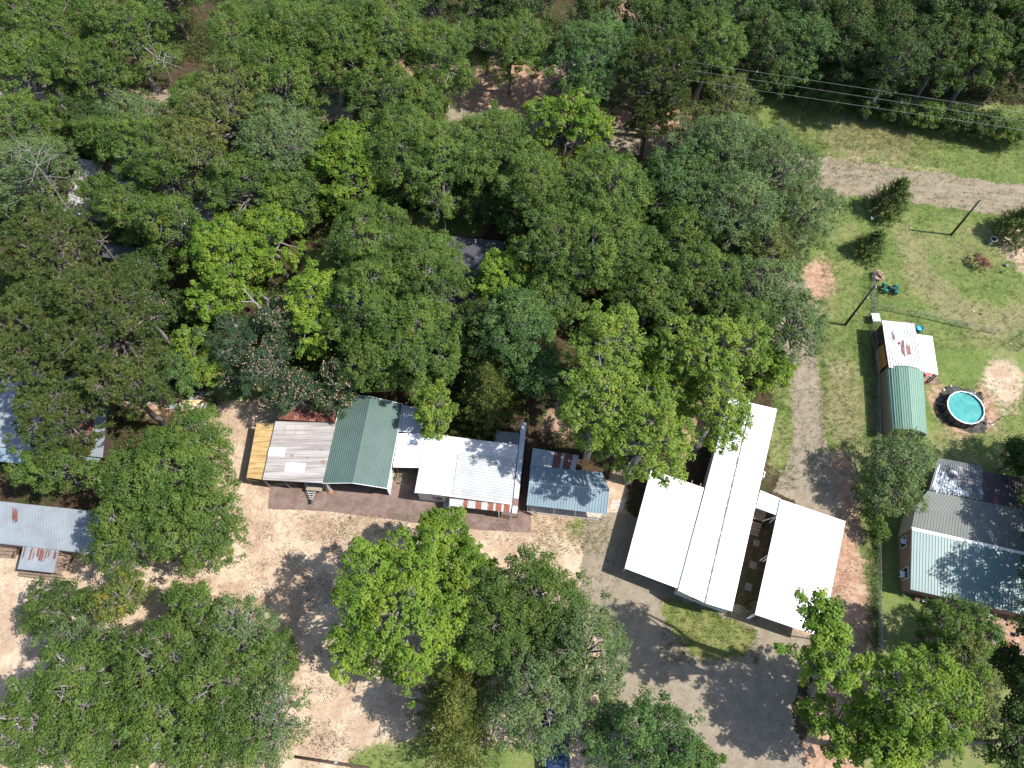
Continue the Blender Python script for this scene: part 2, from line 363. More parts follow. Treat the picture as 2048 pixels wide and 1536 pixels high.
def sheet(name, px, mat, z, jit=.15, kind='structure', seed=0):
    r = random.Random(seed); poly = [Vector(p) for p in P(px)]; pts = []
    for i in range(len(poly)):
        a, b = poly[i], poly[(i+1) % len(poly)]; n = max(1, int((b-a).length/.14)); nr = (b-a).normalized().cross(Vector((0,0,1)))
        for j in range(n):
            t = j/n; L = (a+(b-a)*t); ph = (L.x*.9+L.y*1.3)
            pts.append(L+nr*jit*(mnoise.noise(L*.35)*1.8+mnoise.noise(L*1.3)*1.6+mnoise.noise(L*4.)*1.3+r.uniform(-.4,.4)))
    bm = bmesh.new(); vs = [bm.verts.new((p.x,p.y,z)) for p in pts]
    es = [bm.edges.new((vs[i], vs[(i+1) % len(vs)])) for i in range(len(vs))]
    bmesh.ops.triangle_fill(bm, edges=es, use_beauty=True); bmesh.ops.recalc_face_normals(bm, faces=bm.faces)
    for f in bm.faces:
        if f.normal.z < 0: f.normal_flip()
    me = bpy.data.meshes.new(name); bm.to_mesh(me); bm.free(); me.materials.append(mat)
    o = bpy.data.objects.new(name, me); C.objects.link(o); tag(o, kind=kind); return o
def gravelmat(name, a, b, speck, strd=None):
    k = NM(name, .95, 0, .1); nf = k.noise(14, 5, .8, seed=3); nm = k.noise(.9, 5, .6, strd, seed=4); ng = k.noise(3, 5, .6, seed=7)
    c = k.mix(k.ramp(nm, .35, .65), a, b); c = k.mix(k.mth('MULTIPLY', k.ramp(nf, .5, .62), .55), c, speck); n8 = k.noise(7, 4, .75, seed=17)
    c = k.mix(k.mth('MULTIPLY', k.ramp(n8, .52, .64), .35), c, tuple(x*.55 for x in a))
    c = k.mix(k.mth('MULTIPLY', k.ramp(ng, .54, .66), .35), c, tuple(x*.6 for x in a)); return k.col(c).bump(nf, .5, .04).m
M['gravel'] = gravelmat('gravel', (.205,.168,.122), (.262,.22,.165), (.38,.335,.27))
M['road'] = gravelmat('dirt_road', (.205,.168,.115), (.27,.228,.165), (.34,.29,.22), ((.25,1.1,1), .10))
M['slab'] = gravelmat('stained_concrete', (.17,.115,.095), (.235,.175,.15), (.11,.075,.065))
sheet('road', [(2300,400),(2048,372),(1850,344),(1640,312),(1400,270),(1200,240),(950,215),(690,192),(400,185),(60,160),(-300,160),(-300,200),(60,215),(400,232),(690,242),(950,268),(1220,300),(1400,328),(1640,388),(1850,408),(2048,438),(2300,470)], M['road'], .006, .25)
sheet('gravel_driveway', [(1228,1022),(1172,1040),(1163,1120),(1158,1205),(1215,1310),(1230,1400),(1205,1620),(1570,1640),(1610,1520),(1585,1420),(1600,1360),(1665,1290),(1520,1225),(1420,1190),(1350,1165),(1275,1120),(1290,1040)], M['gravel'], .006, .2, seed=3)
sheet('gravel_path', [(1555,560),(1615,560),(1632,700),(1645,800),(1655,880),(1668,960),(1690,1060),(1600,1010),(1545,985),(1575,930),(1588,860),(1580,770),(1562,680)], M['gravel'], .006, .2, seed=5)
sheet('grass_island', [(1335,1195),(1470,1240),(1515,1262),(1500,1300),(1450,1325),(1390,1312),(1345,1265),(1320,1225)], M['earth'], .012, .2, seed=6)
M_isl = NM('island_grass', .95, 0, .1); k = M_isl; nf = k.noise(12,5,.8); nl = k.noise(.6,4,.6,seed=2)
gc = k.mix(k.ramp(nl,.35,.65), (.13,.165,.045), (.22,.215,.08)); gc = k.mix(k.mth('MULTIPLY', k.ramp(nf,.45,.65), .6), gc, (.075,.10,.025)); k.col(gc).bump(nf,.5,.05)
bpy.data.objects['grass_island'].data.materials[0] = M_isl.m

# ------------------------------------------------------------------ trees
def unit(a): return a/np.maximum(np.linalg.norm(a, axis=-1, keepdims=True), 1e-6)
def leaf_quads(pos, nrm, size, rng, asp=.62, fold=0):
    n = len(pos); t = unit(np.cross(nrm, rng.normal(size=(n,3)))); b = np.cross(nrm, t)
    s = (size*rng.uniform(.65, 1.3, n))[:,None]
    return np.stack([pos-t*s*.5, pos+b*s*.5*asp, pos+t*s*.5, pos-b*s*.5*asp], 1).reshape(-1, 3)
def segs_mesh(S):
    """S rows: p0(3) p1(3) r0 r1 -> 5-sided tapered tubes"""
    S = np.asarray(S, float); p0, p1, r0, r1 = S[:,:3], S[:,3:6], S[:,6], S[:,7]
    t = unit(p1-p0); ref = np.where(np.abs(t[:,2:3]) > .9, np.array([[1.,0,0]]), np.array([[0,0,1.]]))
    u = unit(np.cross(t, ref)); v = np.cross(t, u); out = []
    N = 5
    for kk in range(N):
        a0, a1 = 2*math.pi*kk/N, 2*math.pi*(kk+1)/N
        d0 = u*math.cos(a0)+v*math.sin(a0); d1 = u*math.cos(a1)+v*math.sin(a1)
        out.append(np.stack([p0+d0*r0[:,None], p0+d1*r0[:,None], p1+d1*r1[:,None], p1+d0*r1[:,None]], 1))
    return np.concatenate(out, 0).reshape(-1, 3)
def limb(S, a, b, r0, r1, rng, n=4, wob=.12):
    a = np.array(a, float); b = np.array(b, float); L = np.linalg.norm(b-a); p = a
    for i in range(n):
        t = (i+1)/n; q_ = a+(b-a)*t
        if i < n-1: q_ = q_+rng.normal(size=3)*wob*L*.35
        S.append([*p, *q_, r0+(r1-r0)*i/n, r0+(r1-r0)*t]); p = q_
    return p
SP = { # lobes, lobe radius share, clump radius, leaves per clump, leaf size, clumps per m2, up-bias, aspect
 'oak':   (22,.33,.44,38,.195,1.9,.65,.62), 'bright':(26,.27,.42,33,.225,1.9,.75,.75), 'lime':(19,.29,.40,30,.215,1.9,.7,.75),
 'teal':  (18,.31,.44,36,.205,1.8,.65,.62), 'grey':(26,.32,.42,28,.19,1.9,.55,.6), 'olive':(20,.31,.42,32,.18,1.8,.55,.6),
 'dark':  (18,.35,.46,32,.225,1.7,.6,.62), 'yellow':(16,.34,.40,22,.2,1.8,.7,.62), 'mimosa':(16,.32,.40,24,.24,1.8,.8,.4),
 'pine':  (26,.28,.36,30,.36,2.3,.5,.18), 'cedar':(26,.24,.34,24,.22,3.6,.4,.5), 'yardcedar':(14,.24,.24,20,.19,7.,.4,.5), 'red':(10,.42,.22,18,.15,6,.7,.6)}
def crown(kind, lobes, sp, rng, dens=1.):
    nl_, lr, cr, m, ls, cd, ub, asp = sp
    CL = []; DV = []; LV = []
    for i, (c, r) in enumerate(lobes):
        n = max(6, int(cd*dens*4*math.pi*r*r*.68)); d = unit(rng.normal(size=(n,3))+np.array([0,0,.45]))
        d = d[d[:,2] > -.45]; rad = r*rng.uniform(.62, 1.08, len(d))[:,None]*np.array([1,1,.8])
        CL.append(c+d*rad); DV.append(d); LV.append(np.full(len(d), rng.uniform()))
    CL = np.concatenate(CL); DV = np.concatenate(DV); LV = np.concatenate(LV)
    bur = np.zeros(len(CL), int)
    for c, r in lobes: bur += (np.linalg.norm(CL-c, axis=1) < r*.62)
    keep = bur == 0; CL, DV, LV = CL[keep], DV[keep], LV[keep]
    nc = len(CL); cs = rng.uniform(.6, 1.35, nc); cv = rng.uniform(size=nc)
    k_ = np.repeat(np.arange(nc), m); off = rng.normal(size=(len(k_),3))
    off = unit(off)*rng.uniform(.25,1.,(len(k_),1))**.5
    if kind == 'pine':      # radiating needle tufts
        u = unit(off+np.array([0,0,.5])); pos = CL[k_]+u*(cr*cs[k_]*.55)[:,None]; t = u
        s = (ls*cs[k_]*rng.uniform(.8,1.2,len(k_)))[:,None]; b = unit(np.cross(t, rng.normal(size=t.shape)))
        V = np.stack([pos-t*s*.55, pos+b*s*asp*.5, pos+t*s*.55, pos-b*s*asp*.5], 1).reshape(-1,3)
    else:
        fl = .55 if kind in ('bright','lime','mimosa') else .75
        pos = CL[k_]+off*(cr*cs[k_])[:,None]*np.array([1,1,fl])
        nrm = unit(off*.7+np.array([0,0,ub])+rng.normal(size=pos.shape)*.42+DV[k_]*.35)
        V = leaf_quads(pos, nrm, ls, rng, asp)
    var = np.clip(.35*LV[k_]+.3*cv[k_]+.35*rng.uniform(size=len(k_)), 0, 1)
    return V, var, CL
NTREE = [0]; NW_ = 'woodland trees behind the power lines'; E1_G = 'trees between the road and the houses'
def tree(kind, cx, cy, rx, ry, h, label, group=None, name=None, sparse=1., shape='round', lean=(0,0), dens=1., zc=None, skip=None, extra=(), pale=False):
    NTREE[0] += 1; grow = 1.10 if group in (NW_, E1_G) else 1.04; rx *= grow; ry *= grow; rng = np.random.default_rng(NTREE[0]*31+7)
    sp = SP[kind]; zc = h*(.64 if shape == 'round' else .5) if zc is None else zc
    m = mpp(cx, cy, zc); Cw = np.array(at(cx, cy, zc)); ax = rx*m
    phi = math.atan2(math.hypot(Cw[0], Cw[1]), CAM_H-zc); a = ry*m
    rz = min(max(ax, a)*.78, (h-zc)*1.0) if shape == 'round' else h*.46
    ay = math.sqrt(max(a*a-(rz*math.sin(phi))**2, (.62*a)**2))/math.cos(phi)
    R = (ax*ay)**.5; base = np.array([Cw[0]+lean[0], Cw[1]+lean[1], 0.])
    o = empty(name or {'pine':'pine_tree','cedar':'cedar_tree','yardcedar':'cedar_tree','mimosa':'mimosa_tree','red':'shrub'}.get(kind, 'broadleaf_tree'), tuple(base), label, 'tree' if kind != 'red' else 'shrub', group)
    lobes = []; ph1, ph2 = rng.uniform(0, 6.28, 2); nl_ = int(sp[0]*(1 if R > 3 else .75)); lr = sp[1]*R
    ctr = Cw-base
    for i in range(nl_):
        if shape == 'cone':
            t = (i+.5)/nl_; an = i*2.4+rng.uniform(-.4,.4); zz = .06*h+t*h*.88; rr = (1-t)**.75
            p = ctr*[1,1,0]+np.array([ax*rr*.8*math.cos(an), ay*rr*.8*math.sin(an), zz]); r_ = max(.22*R, lr*1.5*(1-t*.75))
        else:
            # golden spiral dome, irregular
            t = (i+.5)/nl_; rr = math.sqrt(t)*rng.uniform(.72,1.06); an = i*2.39996+rng.uniform(-.35,.35)
            zz = math.sqrt(max(0, 1-min(1,rr)**2))
            jig = rng.uniform(.5, 1.12); om = 1+.13*math.sin(2*an+ph1)+.10*math.sin(3*an+ph2)
            q = (1-.42)
            p = ctr+np.array([ax*om*rr*(1-sp[1]*.75)*math.cos(an)*1.05, ay*om*rr*(1-sp[1]*.75)*math.sin(an)*1.05, rz*(zz*jig*.85-.25*rr)])
            r_ = lr*rng.uniform(.58, 1.3)
        lobes.append((p, r_))
    if shape == 'round' and R > 1.6:
        for i in range(13):
            d = unit(rng.normal(size=3)*[1,1,.55]+[0,0,.35]); q = ctr+d*np.array([ax,ay,rz])*rng.uniform(.88,1.12); lobes.append((q, lr*rng.uniform(.26,.5)))
            lobes.append((ctr+d*np.array([ax,ay,rz])*.78, lr*rng.uniform(.3,.5)))
    if shape == 'round' and R > 1.6 and kind not in ('mimosa','red'):
        for i in range(9):
            an = i*.698+rng.uniform(-.3,.3); rr = rng.uniform(.55,.82)
            lobes.append((ctr+np.array([ax*rr*math.cos(an), ay*rr*math.sin(an), -rz*rng.uniform(.45,.95)]), lr*rng.uniform(.75,1.1)))
    for (ex, ey, er) in extra:      # outlying boughs, in photo pixels
        zz = zc; q = np.array(at(ex, ey, zz))-base; lobes.append((q, er*m))
    if skip: lobes = [l for i, l in enumerate(lobes) if i not in skip]
    if sparse < 1: lobes = [l for l in lobes if rng.uniform() < sparse]
    if shape == 'cone':
        n = int(sp[5]*math.pi*R*math.hypot(R,h)*1.9); t = rng.uniform(size=n)**1.35; an = rng.uniform(0, 2*math.pi, n)
        prof_ = (1-t)**.7*(1+.22*np.sin(an*5+t*17)+.16*np.sin(an*9-t*29)+rng.normal(size=n)*.09); rr = prof_*rng.uniform(.55,1.0,n)
        CL = np.stack([ctr[0]+ax*rr*np.cos(an), ctr[1]+ay*rr*np.sin(an), .05*h+t*h*.93+rr*.06*h], -1); m_ = sp[3]; k_ = np.repeat(np.arange(n), m_)
        outd = np.stack([np.cos(an), np.sin(an), np.full(n,.9)], -1); outd = unit(outd); g = rng.uniform(-1,1,(len(k_),1))*sp[2]*1.25
        pos = CL[k_]+outd[k_]*g+rng.normal(size=(len(k_),3))*sp[2]*.33; nrm = unit(rng.normal(size=pos.shape)*.8+outd[k_]*.3+[0,0,sp[6]])
        V = leaf_quads(pos, nrm, sp[4], rng, sp[7]); var = np.clip(.5*rng.uniform(size=n)[k_]+.5*rng.uniform(size=len(k_)),0,1)
    else: V, var, CL = crown(kind, lobes, sp, rng, dens)
    S = []; top = ctr+np.array([0,0,-rz*.15]) if shape == 'round' else np.array([ctr[0],ctr[1],h*.93])
    tr = max(.10, .026*h+.012*R) if shape == 'round' else .03*h
    fork = top*[.7,.7,.62] if shape == 'round' else top
    limb(S, (0,0,-.05), fork, tr, tr*.55 if shape == 'round' else .03, rng, 5, .04)
    if shape == 'round': limb(S, fork, top, tr*.5, tr*.3, rng, 3, .08)
    for p, r_ in lobes:
        st = fork+(top-fork)*rng.uniform(0, 1) if shape == 'round' else np.array([ctr[0]*.9,ctr[1]*.9,max(.3,p[2]-.3*r_)])
        e = limb(S, st, p+np.array([0,0,r_*.1]), tr*(.42 if pale else .34), .05 if pale else .035, rng, 3, .12)
        for j in range(5 if shape == 'round' else 2):
            d = unit(rng.normal(size=3)+np.array([0,0,.5])); limb(S, p-d*r_*.1, p+d*r_*rng.uniform(.6,.95), .028, .010, rng, 2, .15)
    bm_ = M['pinebark'] if kind in ('pine','cedar','yardcedar') else M['palebark'] if pale else M['bark']
    TV = segs_mesh(S); quads_object('trunk', TV, np.zeros(len(TV)//4), bm_, o)
    quads_object('crown', V, var, LEAF[kind], o)
    if kind == 'mimosa' and dens >= 1:
        up = CL[CL[:,2] > np.percentile(CL[:,2], 45)]; up = up[rng.uniform(size=len(up)) < .5]
        pos = np.repeat(up, 3, 0)+rng.normal(size=(len(up)*3,3))*[.3,.3,.06]+[0,0,.34]
        pos = np.repeat(pos, 3, 0); nr = unit(rng.normal(size=pos.shape)+[0,0,.9])
        quads_object('blossoms', leaf_quads(pos, nr, .14, rng, .9), rng.uniform(size=len(pos)), M['blossom'], o)
    return o
ordn = ['first','second','third','fourth','fifth','sixth','seventh','eighth','ninth','tenth']
M['galv_white'] = metal_roof('pale_galvanised_roof', (.60,.60,.60), (.40,.40,.41), dirt=.8, rough=.42)
M['white_shaded'] = metal_roof('shade_greyed_white_roof', (.42,.43,.435), (.30,.31,.315), dirt=.6, rough=.42)  # white greyed for the overlay: dappled tree shade put into its colour
M['galv_shaded'] = metal_roof('shade_toned_tin_roof', (.25,.28,.31), (.17,.19,.21), dirt=.6, rough=.45)  # shade over the left houses is put into this darker, bluish tin colour
M['old_tin'] = metal_roof('striped_tin', (.33,.37,.39), (.2,.22,.24), (.10,.045,.035), 0, dirt=.6)
M['old_white_rust'] = metal_roof('white_rust_tin', (.46,.46,.47), (.20,.18,.17), (.13,.06,.045), .30, dirt=.9, dscale=2.)
LEAF['dry'] = leafmat('dry_grass', (.13,.12,.045), (.26,.25,.11), .3)
M['litter'] = simple('brown_leaf_litter', (.13,.085,.055), .9, 0, .5, 2)
M['stone_dim'] = simple('dim_paving', (.15,.145,.11), .9, 0, .35, 5)  # plain dimmer concrete tone for the stepping stones
M['ridge_cap'] = simple('dirty_ridge_cap', (.30,.30,.30), .8, 0, .4, 4)
M['tarpcloth'] = gravelmat('mottled_cloth', (.035,.03,.03), (.09,.085,.08), (.22,.21,.20))
# ------------------------------------------------------------------ buildings
def lerp(a, b, t): return a+(b-a)*t
def roof(name, A, B, Cc, D, mat, parent, pitch=.3, rib=.04, rusty=(), sheet_w=.95, thick=.06, seed=0, seam=False, rib_share=.3, **kw):
    """sheet-metal roof plane; ribs run from edge A-B to edge D-C"""
    r = random.Random(seed+int(abs(A.x*10))); mb = MB(); L = (B-A).length; n = max(2, int(L/pitch))
    nrm = (B-A).cross(D-A).normalized(); nrm = nrm if nrm.z > 0 else -nrm
    tones = {}
    for i in range(n):
        t0, t1 = i/n, (i+1)/n; tm = t0+(t1-t0)*(1-rib_share); te = t1
        sh = int((t0*L)/sheet_w); tn = tones.setdefault(sh, r.uniform(0, .99))
        if any(a <= (t0+t1)/2 <= b for a, b in rusty): tn = 2+tn
        prof = [(t0,0),(tm,0),(tm+(te-tm)*.25,rib),(te-(te-tm)*.25,rib),(te,0)]
        for (ta,ha),(tb,hb) in zip(prof[:-1], prof[1:]):
            mb.face([lerp(A,B,ta)+nrm*ha, lerp(A,B,tb)+nrm*hb, lerp(D,Cc,tb)+nrm*hb, lerp(D,Cc,ta)+nrm*ha], tn)
    dn = -nrm*thick; a, b, c, d = A+dn, B+dn, Cc+dn, D+dn
    for q in ((d,c,b,a),(A,a,b,B),(B,b,c,Cc),(Cc,c,d,D),(D,d,a,A)): mb.face(q)
    return mb.build(name, mat, parent, **kw)
def inset(pts, d):
    c = sum(pts, Vector())/len(pts); out = []
    for p in pts:
        v = (c-p); v.z = 0; out.append(p+v.normalized()*d*1.4)
    return out
def walls(pts, mat, parent, d=.25, drop=.09, name='wall', **kw):
    """closed wall block below roof corner points (each with its own height)"""
    q = inset(pts, d); n = len(q); mb = MB()
    vs = [(p.x,p.y,-.05) for p in q]+[(p.x,p.y,p.z-drop) for p in q]
    fs = [tuple(range(n))[::-1], tuple(range(n,2*n))]+[(i,(i+1)%n,(i+1)%n+n,i+n) for i in range(n)]
    mb.raw(vs, fs); return mb.build(name, mat, parent, **kw)
def post(p, parent, mat='white_trim', s=.1, z0=0, name='post'):
    MB().box((p.x,p.y,(z0+p.z)/2-.04), (s,s,p.z-z0-.1)).build(name, M[mat], parent)
def edge(a, b, parent, mat='white_trim', r=.05, name='trim'):
    MB().tube([a,b], r, 4).build(name, M[mat], parent)
def cen(pts): c = sum(pts, Vector())/len(pts); return (c.x,c.y,0)
def bld(name, label, cat, pts): return empty(name, cen(pts), label, cat)
def quad_on(a, b, c, d, mat, parent, name, off=.02, ref=None):
    n = (b-a).cross(d-a).normalized()
    if ref is not None and n.dot(ref) < 0: n = -n
    mb = MB(); t = n*off
    mb.raw([a,b,c,d,a+t,b+t,c+t,d+t], ((0,3,2,1),(4,5,6,7),(0,1,5,4),(1,2,6,5),(2,3,7,6),(3,0,4,7))); return mb.build(name, mat, parent)
def patch(A,B,Cc,D, s0,s1,t0,t1, mat, parent, name='patch', off=.05):
    f = lambda s,t: lerp(lerp(A,B,s), lerp(D,Cc,s), t)+Vector((0,0,off))
    if name == 'patch': return quad_on(f(s0,t0), f(s1,t0), f(s1,t1), f(s0,t1), mat, parent, name, .012, Vector((0,0,1)))
    r = random.Random(int(s0*991+t0*77)); W_ = (f(s1,t0)-f(s0,t0)).length; n = max(2, int(W_/.09)); mb = MB(); a_, b_ = t0, t1; d_ = (t1-t0)
    for i in range(n):      # ragged ends along the ribs
        a_ = t0+r.uniform(-.18,.18)*d_; b_ = t1+r.uniform(-.25,.18)*d_; u, v = s0+(s1-s0)*i/n, s0+(s1-s0)*(i+1)/n
        mb.face([f(u,a_), f(v,a_+r.uniform(-.08,.08)*d_), f(v,b_+r.uniform(-.1,.1)*d_), f(u,b_)])
        if r.random() < .4: c_ = b_+r.uniform(.06,.2)*d_; mb.face([f(u,c_), f(v,c_), f(v,c_+.07*d_), f(u,c_+.05*d_)])
    return mb.build(name, mat, parent)
# --- row of joined sheds -------------------------------------------------
def W4(pts, zs): return [at(u,v,z) for (u,v),z in zip(pts, zs)]
q = W4([(513,846),(551,847),(526,959),(493,955)], (2.15,2.5,2.5,2.15))
o = bld('lean_to_shed', 'lean-to with yellow painted tin roof at the end of the row of sheds', 'shed', q)
roof('roof', q[3], q[0], q[1], q[2], M['yellow_roof'], o, .26, .04, seed=2)
for p in q: post(p, o, 'wood', .12)
quad_on(Vector((q[1].x,q[1].y,0)), Vector((q[2].x,q[2].y,0)), q[2]-Vector((0,0,.1)), q[1]-Vector((0,0,.1)), M['dark_wall'], o, 'wall', .04)
a, b = q[3], q[2]
for z in (.5,1.0,1.5): MB().tube([Vector((a.x,a.y,z)),Vector((b.x,b.y,z))], .04, 4).build('rail', M['wood'], o)

q = W4([(551,842),(672,846),(645,966),(525,959.5)], (2.75,3.0,3.0,2.75))
o = bld('open_shed', 'open fronted shed with large weathered grey tin roof patched with white sheets', 'shed', q)
roof('roof', q[3], q[0], q[1], q[2], M['weathered_roof'], o, .28, .035, seed=3)
A_,B_,C_,D_ = q[3],q[0],q[1],q[2]
patch(A_,B_,C_,D_, .40,.54,.0,.27, M['white_roof'], o); patch(A_,B_,C_,D_, .15,.30,.33,.66, M['white_roof'], o); patch(A_,B_,C_,D_, .78,.93,.2,.5, M['weathered_roof'], o)
n_, e_ = [q[0],q[1]], [q[3],q[2]]
quad_on(Vector((q[0].x,q[0].y,0)), Vector((q[1].x,q[1].y,0)), q[1]-Vector((0,0,.1)), q[0]-Vector((0,0,.1)), M['dark_wall'], o, 'wall', .05)
for t in (.02,.35,.68,.98): post(lerp(q[3],q[2],t)+Vector((0,.15,0)), o, 'wood', .13)
quad_on(lerp(q[3],q[2],.02)*1-Vector((0,-1.,1.2)), lerp(q[3],q[2],.98)-Vector((0,-1.,1.2)), lerp(q[3],q[2],.98)-Vector((0,-1.,.15)), lerp(q[3],q[2],.02)-Vector((0,-1.,.15)), M['dark_wall'], o, 'beam', .05)

q = W4([(565,788),(684,792),(671,845),(554,838.5)], (2.3,2.3,2.5,2.5))
o = bld('rusty_shed', 'low shed with rusty red tin roof half under a flowering mimosa', 'shed', q)
roof('roof', q[3], q[2], q[1], q[0], M['rust_roof'], o, .62, .045, rib_share=.12, seed=4)
walls(q, M['dark_wall'], o, .15)

el, er, rz_ = 2.7, 2.7, 3.7
s0, s1 = W4([(644,966.5),(774.5,977)], (el,er)); n0, n1 = W4([(684,788),(806,808)], (el,er)); r0, r1 = at(704.5,966,rz_), at(741,793,rz_)
o = bld('garage', 'open garage with large green ribbed gable roof in the row of sheds', 'garage', [s0,s1,n1,n0])
roof('roof', s0, r0, r1, n0, M['green_roof'], o, .26, .035, seed=5)
roof('roof', s1, r0, r1, n1, M['green_roof'], o, .26, .035, seed=6)
for a, b in ((s0,r0),(r0,s1),(n0,r1),(r1,n1),(s0,n0),(s1,n1)): edge(a, b, o, 'white_trim', .045)
MB().raw([(s1.x-.1,s1.y+.1,0),(s1.x-.1,s1.y+.1,er-.08),(n1.x-.1,n1.y-.1,er-.08),(n1.x-.1,n1.y-.1,0),(s1.x-.16,s1.y+.1,0),(s1.x-.16,s1.y+.1,er-.08),(n1.x-.16,n1.y-.1,er-.08),(n1.x-.16,n1.y-.1,0)], ((0,1,2,3),(7,6,5,4),(0,4,5,1),(1,5,6,2),(2,6,7,3),(3,7,4,0))).build('wall', M['white_wall'], o)
MB().raw([(s0.x+.1,s0.y+.1,0),(s0.x+.1,s0.y+.1,er-.08),(n0.x+.1,n0.y-.1,er-.08),(n0.x+.1,n0.y-.1,0),(s0.x+.16,s0.y+.1,0),(s0.x+.16,s0.y+.1,er-.08),(n0.x+.16,n0.y-.1,er-.08),(n0.x+.16,n0.y-.1,0)], ((0,1,2,3),(7,6,5,4),(0,4,5,1),(1,5,6,2),(2,6,7,3),(3,7,4,0))).build('wall', M['white_wall'], o)
post(s0+Vector((.5,0.05,0)), o, 'white_trim', .1); MB().box(tuple(at(661,985,.1)), (.45,.3,.2)).build('block', M['terracotta'], o)
MB().tube([s0+Vector((.4,0,-.2)), at(661,984,.2)], .04, 5).build('brace', M['white_trim'], o)

q = W4([(807,810),(862,822),(853,868.5),(797,863)], (2.5,2.4,2.4,2.5))
o = bld('small_shed', 'small shed with grey tin roof behind the green roofed garage', 'shed', q)
roof('roof', q[3], q[2], q[1], q[0], M['galv_roof'], o, .25, .035, seed=7); walls(q, M['dark_wall'], o, .15)

q = W4([(797,866.5),(852,867),(841,935.5),(785.5,934.5)], (2.62,2.75,2.75,2.62))
o = bld('breezeway', 'flat bright white roofed breezeway between the green garage and the white roofed house', 'breezeway', q)
roof('roof', q[3], q[0], q[1], q[2], M['white_roof'], o, .4, .02, seed=8)
for p in inset(q, .3): post(p, o, 'wood', .1)
quad_on(*[Vector((p.x,p.y,z)) for p, z in ((inset(q,.5)[0],0),(inset(q,.5)[1],0),(inset(q,.5)[1],2.4),(inset(q,.5)[0],2.4))], M['dark_wall'], o, 'wall', .05)

zr, zl, z2 = 3.35, 2.85, 2.55
wn, ws = at(851,868,zl), at(829,985.5,zl); rn, rs = at(881.5,870,zr), at(862.5,988,zr); en, es = at(1036.5,890,z2), at(1024,1009.5,z2)
o = bld('house', 'long low house with white painted ribbed roof dappled with shade beside the breezeway', 'house', [wn,ws,es,en])
roof('roof', ws, wn, rn, rs, M['white_roof'], o, .35, .02, seed=9)
roof('roof', es, en, rn, rs, M['galv_white'] if 'galv_white' in M else M['white_roof'], o, .30, .045, seed=10)
mrf = lambda s,t: lerp(lerp(es,en,s), lerp(rs,rn,s), t)
roof('roof_overlay', mrf(.01,.0)+Vector((0,0,.07)), mrf(.74,.0)+Vector((0,0,.07)), mrf(.74,.745)+Vector((0,0,.07)), mrf(.02,.745)+Vector((0,0,.07)), M['white_shaded'], o, .30, .045, seed=11)
walls([wn,en,es,ws], M['white_wall'], o, .22, .18)
iw = inset([wn,en,es,ws], .22); sA, sB = iw[3], iw[2]; dd = (sB-sA).normalized(); out = Vector((dd.y,-dd.x,0))
def wallpanel(sA, dd, out, u0, u1, z0, z1, mat, parent, name, off=.02, th=.04):
    a = sA+dd*u0+out*off; b = sA+dd*u1+out*off
    return quad_on(Vector((a.x,a.y,z0)), Vector((b.x,b.y,z0)), Vector((b.x,b.y,z1)), Vector((a.x,a.y,z1)), M[mat], parent, name, th, out)
wf = wallpanel(sA, dd, out, 1.5, 2.7, .9, 2.1, 'white_paint', o, 'window'); 
for i in range(4):
    for j in range(3): wallpanel(sA, dd, out, 1.56+i*.28, 1.78+i*.28, .96+j*.37, 1.28+j*.37, 'glass', wf, 'pane', .062, .01)
wallpanel(sA, dd, out, 3.0, 3.95, .1, 2.15, 'tan_wall', o, 'door')
MB().box(tuple(lerp(sA,sB,.33)+out*.45-Vector((0,0,2.3))), (1.2,.8,.3)).build('doorstep', M['concrete'], o)
q = W4([(899.5,994.5),(1024,1010),(1022.5,1025.5),(898.5,1011.5)], (2.4,2.4,2.2,2.2))
o = bld('awning', 'narrow porch awning of alternating rusty and silver tin sheets along the house front', 'awning', q)
roof('roof', q[3], q[2], q[1], q[0], M['galv_rusty'], o, .21, .03, rusty=((.22,.30),(.42,.50),(.62,.71),(.73,.83),(.86,.98)), sheet_w=.6, seed=12)
for t in (.0,.19,.8,.99): post(lerp(q[3],q[2],t), o, 'white_trim', .09)
q = W4([(993,862),(1042,866),(1037,890.5),(989,884)], (2.4,2.3,2.3,2.4))
o = bld('small_shed', 'dull grey tin roofed lean-to behind the white roofed house by the cedar', 'shed', q)
roof('roof', q[3], q[0], q[1], q[2], M['darkgalv_roof'], o, .28, .035, seed=13); walls(q, M['dark_wall'], o, .12)
q = W4([(1043,843),(1053.5,844.5),(1034,1027),(1024,1026)], (2.5,2.3,2.3,2.5))
o = bld('side_awning', 'long narrow grey tin awning with a rusty end between house and boardwalk', 'awning', q)
roof('roof', q[3], q[0], q[1], q[2], M['galv_roof'], o, .8, .02, rusty=((.05,.16),), sheet_w=1.2, seed=14)
for t in (.02,.3,.6,.98): post(lerp(q[2],q[1],t), o, 'wood', .1)
mb = MB(); r_ = random.Random(5); a, b = at(1037,1022,.2), at(1055,877,.2); c_, d_ = at(1057.5,1022,.2), at(1076,879,.2)
bw = empty('boardwalk', cen([a,b,c_,d_]), 'long brown boardwalk between the house and the blue grey roofed house', 'boardwalk')
for i in range(6):
    p0 = lerp(a,c_,(i+.04)/6); p1 = lerp(a,c_,(i+.96)/6); p2 = lerp(b,d_,(i+.96)/6); p3 = lerp(b,d_,(i+.04)/6); dz = Vector((0,0,r_.uniform(-.006,.006)))
    mb.face([p0+dz,p1+dz,p2+dz,p3+dz]); mb.face([p1+dz,p1-Vector((0,0,.15)),p2-Vector((0,0,.15)),p2+dz]); mb.face([p0+dz,p1+dz,p1-Vector((0,0,.15)),p0-Vector((0,0,.15))])
mb.build('boards', M['deck'], bw)
for t in (.0,.99):
    for pp in (a,c_): MB().box((pp.x,pp.y+.1 if t==0 else pp.y,.5), (.1,.1,1.0)).build('post', M['wood'], bw)
